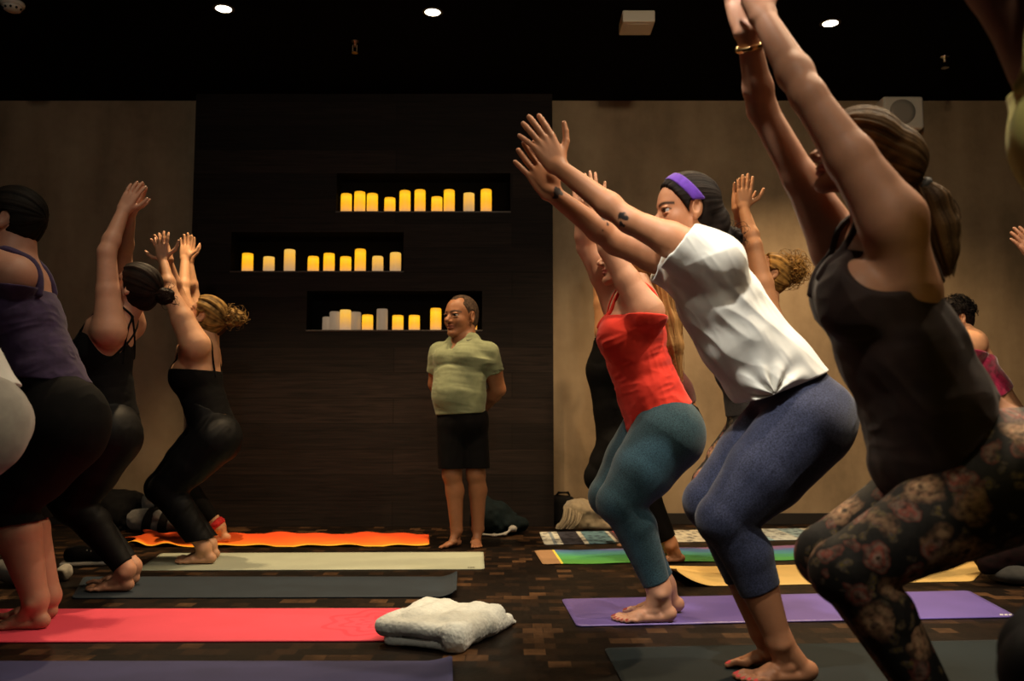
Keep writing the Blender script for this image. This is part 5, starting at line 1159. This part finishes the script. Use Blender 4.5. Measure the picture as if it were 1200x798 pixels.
# grey folded blanket: wavy layers with a rolled fold to the front
def bl():
    Lc, c0, Rc = ground(443, 757), ground(536, 767), ground(607, 737)
    a = nrm(c0 - Lc); b_ = nrm((Rc - c0) - a * ((Rc - c0) @ a)); M = np.stack([a, b_, Z]); la = np.linalg.norm(c0 - Lc); lb = (Rc - c0) @ b_
    c = Lc + a * la * .5 + b_ * lb * .5; g = lambda x, y, z: Lc + a * la * x + b_ * lb * y + Z * z
    top = U([BX(g(.49, .47, .066), (la * .54, lb * .50, .027), M, .026), RC(g(.0, .1, .066), g(.02, .85, .068), .025, .025), RC(g(.25, .2, .074), g(.3, .85, .077), .028, .028), RC(g(.72, .25, .072), g(.72, .85, .072), .030, .028)], .03)
    low = BX(g(.54, .5, .020), (la * .48, lb * .48, .019), M, .018)
    edge = U([RC(g(.93, .03, .047), g(.97, .6, .045), .043, .040), RC(g(.97, .6, .045), g(1.0, 1.04, .026), .040, .018), RC(g(1.0, 1.04, .026), g(1.04, 1.17, .008), .012, .004)], .02)
    n = U([top, (low, .006), (edge, .03)], .01)
    n = SUB(n, [RC(g(-.05, -.03, .040), g(.80, -.04, .037), .009, .012), RC(g(.78, -.02, .036), g(.86, .0, .032), .011, .008)], .012)
    wav = lambda P: -.007 * noise(P * A(9, 9, 6) + 2) - .004 * noise(P * 21 + 5) - .0016 * noise(P * 150) - .0012 * noise(P * 330)
    return CUT(DSP(n, wav, .02), [(A(0, 0, .001), -Z)], .004), c
n, c = bl(); cloth_thing('blanket', 'folded grey fleece blanket at the end of the pink mat', 'blanket', n, GREYB, (c[0], c[1], 0), vox=.0038)
# cream fringed blanket
q = ground(688, 620); yb = float(q[1]) + .05
its = [BX(A(at(690, 600, yb)[0], yb, .095), (.15, .16, .09), None, .07), EL(A(at(675, 600, yb)[0], yb - .03, .15), (.10, .12, .06)), RC(A(at(655, 610, yb)[0], yb - .12, .03), A(at(715, 610, yb)[0], yb - .14, .025), .022, .022), BX(A(at(732, 600, yb)[0], yb, .07), (.14, .15, .06), None, .055)]
t = cloth_thing('blanket', 'cream fringed blanket by the corner of the wood wall', 'blanket', CUT(DSP(U(its, .05), lambda P: -.012 * noise(P * 13) - .005 * noise(P * 35), .02), [(A(0, 0, .001), -Z)], .004), CREAM, (at(690, 600, yb)[0], yb, 0))
rs = np.random.RandomState(2); ps = []
for k in range(46):
    x0 = at(660 + k * .45 + rs.uniform(-1, 1), 600, yb)[0]; z0 = .17 - k * .0006; s = np.linspace(0, 1, 8)[:, None]
    ps.append(A(x0, yb - .12 - rs.uniform(0, .04), z0) + s * A(-.05 - rs.uniform(0, .03), -.05, -z0 + .02) + A(1, 0, .0) * .02 * np.sin(s * 3) + A(0, -1, 0) * .03 * np.sin(s * 3))
V, F, K = tubes(ps, .004, .003, [(0, 0, 0)] * len(ps), 6); mesh_np('fringe', V, F, CREAM, t)
# dark bag beside it
yb2 = float(ground(660, 616)[1]); xbg = at(663, 600, yb2)[0]
t = cloth_thing('bag', 'dark soft bag between the wood wall and cream blanket', 'bag', CUT(DSP(BX(A(xbg - .02, yb2 + .12, .10), (.10, .12, .12), None, .06), lambda P: -.012 * noise(P * 12), .02), [(A(0, 0, .001), -Z)], .004), DKB, (xbg, yb2 + .1, 0), 'pouch')
P = [A(xbg - .07, yb2 + .1, .21), A(xbg - .05, yb2 + .05, .24), A(xbg + .02, yb2 + .05, .24), A(xbg + .04, yb2 + .1, .21)]; sdf('handle', U([RC(a, b, .008) for a, b in zip(P, P[1:])], .01), DKB, t, .005)
# bag behind the instructor
yb3 = 6.35; X = lambda px: float(at(px, 600, yb3)[0])
its = [EL(A(X(580), yb3, .10), (.16, .14, .13)), EL(A(X(565), yb3 - .02, .14), (.08, .1, .12)), EL(A(X(596), yb3, .06), (.14, .13, .07))]
t = cloth_thing('bag', 'dark teal bag slumped behind the standing man', 'bag', CUT(DSP(U(its, .05), lambda P: -.02 * noise(P * 11) - .008 * noise(P * 28), .02), [(A(0, 0, .001), -Z)], .004), TEALB, (X(580), yb3, 0), 'pouch')
P = [A(X(566), yb3 - .16, .012), A(X(580), yb3 - .2, .010), A(X(592), yb3 - .19, .018), A(X(601), yb3 - .15, .05), A(X(604), yb3 - .12, .03)]
sdf('strap', U([RC(a, b, .008, .008, W, 2.2) for a, b in zip(P, P[1:])] + [EL(P[3], (.028, .02, .02))], .02), plain('pale_strap', (.3, .29, .27), .6), t, .005)
# left heap: dark bag and rolled blanket with dark straps
yb4 = 6.6; X = lambda px: float(at(px, 600, yb4)[0]); zz = lambda py: float(at(200, py, yb4)[2])
its = [EL(A(X(133), yb4, .12), (.17, .16, .17)), EL(A(X(121), yb4, .19), (.10, .12, .10)), EL(A(X(149), yb4 + .02, .16), (.12, .13, .12))]
t = cloth_thing('bag', 'black slumped bag at the foot of the left wall', 'bag', CUT(DSP(U(its, .05), lambda P: -.02 * noise(P * 10) - .008 * noise(P * 26), .02), [(A(0, 0, .001), -Z)], .004), DKB, (X(133), yb4, 0), 'pouch')
sdf('strap', U([RC(A(X(124), yb4 - .20, .045), A(X(131), yb4 - .2, .025), .008)], .01), plain('pale_tab', (.4, .38, .35), .6), t, .005)
yr = 6.42; X = lambda px: float(at(px, 600, yr)[0])
n = U([RC(A(X(163), yr, .085), A(X(214), yr + .02, .075), .085, .075), RC(A(X(168), yr + .12, .20), A(X(212), yr + .14, .17), .06, .055)], .02)
t = cloth_thing('blanket', 'grey rolled blanket with dark straps beside the black bag', 'blanket', CUT(DSP(n, lambda P: -.012 * noise(P * 14) - .004 * noise(P * 40), .02), [(A(0, 0, .001), -Z)], .004), GREYD, (X(190), yr, 0), 'rolled_cloth')
for px in (174, 192):
    o = A(X(px), yr, 0); sdf('strap', CUT(INF(n, .009), [(o + A(.03, 0, 0), A(1, 0, -.25)), (o - A(.03, 0, 0), A(-1, 0, .25)), (A(0, yr + .07, 0), A(0, 1, 0))], .004), DKB, t, .005)
# small litter on the left
def lump(name, label, cat, px, py, dims, m, seed, part='crumpled_cloth'):
    g = ground(px, py); c = A(g[0], g[1] + dims[1], dims[2] * .8)
    n = CUT(DSP(U([EL(c, dims), EL(c + A(dims[0] * .5, 0, dims[2] * .2), np.array(dims) * .6), EL(c - A(dims[0] * .5, dims[1] * .2, 0), np.array(dims) * .65)], .02), lambda P: -.4 * dims[2] * noise(P * .55 / dims[2] + seed) - .15 * dims[2] * noise(P * 1.6 / dims[2]), .02), [(A(0, 0, .001), -Z)], .004)
    cloth_thing(name, label, cat, n, m, (c[0], c[1], 0), part, .005)
lump('hand_towel', 'crumpled pale hand towel behind the pink mat', 'towel', 70, 682, (.035, .04, .045), WHT, 1)
lump('cloth_bundle', 'mottled grey cloth bundle at the left photo edge', 'clothes', 8, 690, (.13, .1, .08), GREYD, 2)
def shoe():
    g = ground(98, 664); t = thing('trainer', 'black trainer with white laces behind the slate mat', 'shoe', (g[0], g[1], 0)); o = A(g[0], g[1] + .04, 0); d = nrm(A(1, .3, 0)); s = np.cross(Z, d); M = np.stack([d, s, Z])
    up = SUB(U([EL(o + d * .07 + Z * .045, (.07, .043, .04), M), EL(o - d * .06 + Z * .06, (.06, .037, .055), M), RC(o - d * .05 + Z * .07, o + d * .06 + Z * .05, .035, .03)], .03), [EL(o - d * .06 + Z * .12, (.045, .024, .05), M)], .01)
    sdf('upper', CUT(up, [(A(0, 0, .018), -Z)], .003), DKB, t, .004); sdf('sole', BX(o + Z * .012, (.135, .045, .012), M, .011), plain('white_sole', (.4, .38, .35), .6), t, .004)
    sdf('laces', U([RC(o + d * q - s * .028 + Z * (.085 - q * .3), o + d * (q + .012) + s * .028 + Z * (.085 - q * .3), .004) for q in (0, .02, .04, .06)], .002), WHT, t, .003)
shoe()
# dark bundle on the right
g = ground(1172, 688); yq = float(g[1]) + .15; X = lambda px: float(at(px, 660, yq)[0])
its = [EL(A(X(1190), yq + .05, .11), (.19, .14, .10)), RC(A(X(1150), yq - .05, .09), A(X(1240), yq + .02, .09), .045, .06)]
t = cloth_thing('cloth_bundle', 'dark red and black clothes bundle at the end of the yellow mat', 'clothes', CUT(DSP(U(its, .04), lambda P: -.015 * noise(P * 12) - .006 * noise(P * 30), .02), [(A(0, 0, .001), -Z)], .004), REDD, (X(1190), yq, 0))
sdf('grey_fold', CUT(DSP(EL(A(X(1192), yq - .03, .045), (.16, .15, .05)), lambda P: -.012 * noise(P * 14), .02), [(A(0, 0, .001), -Z)], .004), fabric('dark_grey_wool', (.04, .04, .038), (.025, .025, .024), 30, .95, .6, .2), t, .006)
# ------------------------------------------------------------------ light
def spot(name, loc, aim, power, size=110, blend=.6, col=(1, .80, .56), rad=.035):
    l = bpy.data.lights.new(name, 'SPOT'); l.energy = power; l.spot_size = math.radians(size); l.spot_blend = blend; l.color = col; l.shadow_soft_size = rad
    o = bpy.data.objects.new(name, l); C.objects.link(o); o.location = loc; d = Vector(aim) - Vector(loc); o.rotation_euler = d.to_track_quat('-Z', 'Y').to_euler(); return o
ZL = ZC - .02
LIGHTS = [  # x, y, aim dx, dy, power, spread
    (DL[0][0], DL[0][1], .15, -.1, 300, 90), (DL[1][0], DL[1][1], .0, .2, 190, 80), (DL[2][0], DL[2][1], .15, -.1, 290, 130),
    (.76, 4.5, 0, .2, 150, 120),
    (-1.4, 3.5, .5, .0, 42, 95), (-.3, 3.5, 0, 0, 85, 100), (1.0, 2.6, -.1, .15, 190, 100), (2.1, 3.2, 0, 0, 220, 110), (1.7, 1.9, .0, .1, 70, 110), (-1.0, 2.2, 0, 0, 12, 90),
]
spot('unseen_spot', (.35, -.1, ZL - .1), (.9, 3.4, 1.0), 110, 85, 1.0, (1, .86, .66), .10)
spot('unseen_spot', (.7, 1.5, ZL - .1), (1.9, 6.87, 2.6), 115, 95, 1.0, (1, .80, .52), .08)  # added spot, no fitting: washes the upper right wall
spot('unseen_spot', (.05, 1.5, ZL - .1), (.76, 2.82, 1.10), 320, 29, .9, (1, .93, .80), .05)  # added narrow spot, no fitting: brightens near side of the tee
spot('unseen_spot', (-1.4, 1.5, ZL - .1), (-2.7, 6.87, 1.9), 58, 85, 1.0, (1, .90, .74), .08)  # added spot, no fitting: lifts the left wall
spot('unseen_spot', (-1.2, -1.2, ZL - .1), (-1.6, 5.5, 1.0), 18, 80, .9, (1, .84, .62), .10)  # added weak fill from behind the camera for the left side
for i, (x, y, dx, dy, pw, sz) in enumerate(LIGHTS): spot('downlight_beam', (x, y, ZL), (x + dx, y + dy, 0), pw, sz, .6, (1, .70, .38) if y > 4 else (1, .80, .55))
w = bpy.data.worlds.new('room_ambient'); bpy.context.scene.world = w; w.use_nodes = True; w.node_tree.nodes['Background'].inputs[0].default_value = (0, 0, 0, 1)
# ------------------------------------------------------------------ camera
cd = bpy.data.cameras.new('camera'); cam = bpy.data.objects.new('camera', cd); C.objects.link(cam)
cam.location = (0, 0, CAMH); cam.rotation_euler = (math.pi / 2 + PITCH, 0, 0); cd.sensor_width = 36; cd.lens = 36 * FPX / 1200; cd.clip_start = .05
cd.dof.use_dof = True; cd.dof.focus_distance = 4.0; cd.dof.aperture_fstop = 2.8
sc = bpy.context.scene; sc.camera = cam
sc.view_settings.view_transform = 'Standard'; sc.view_settings.look = 'None'; sc.view_settings.gamma = 1; sc.view_settings.exposure = 0; sc.view_settings.use_curve_mapping = False
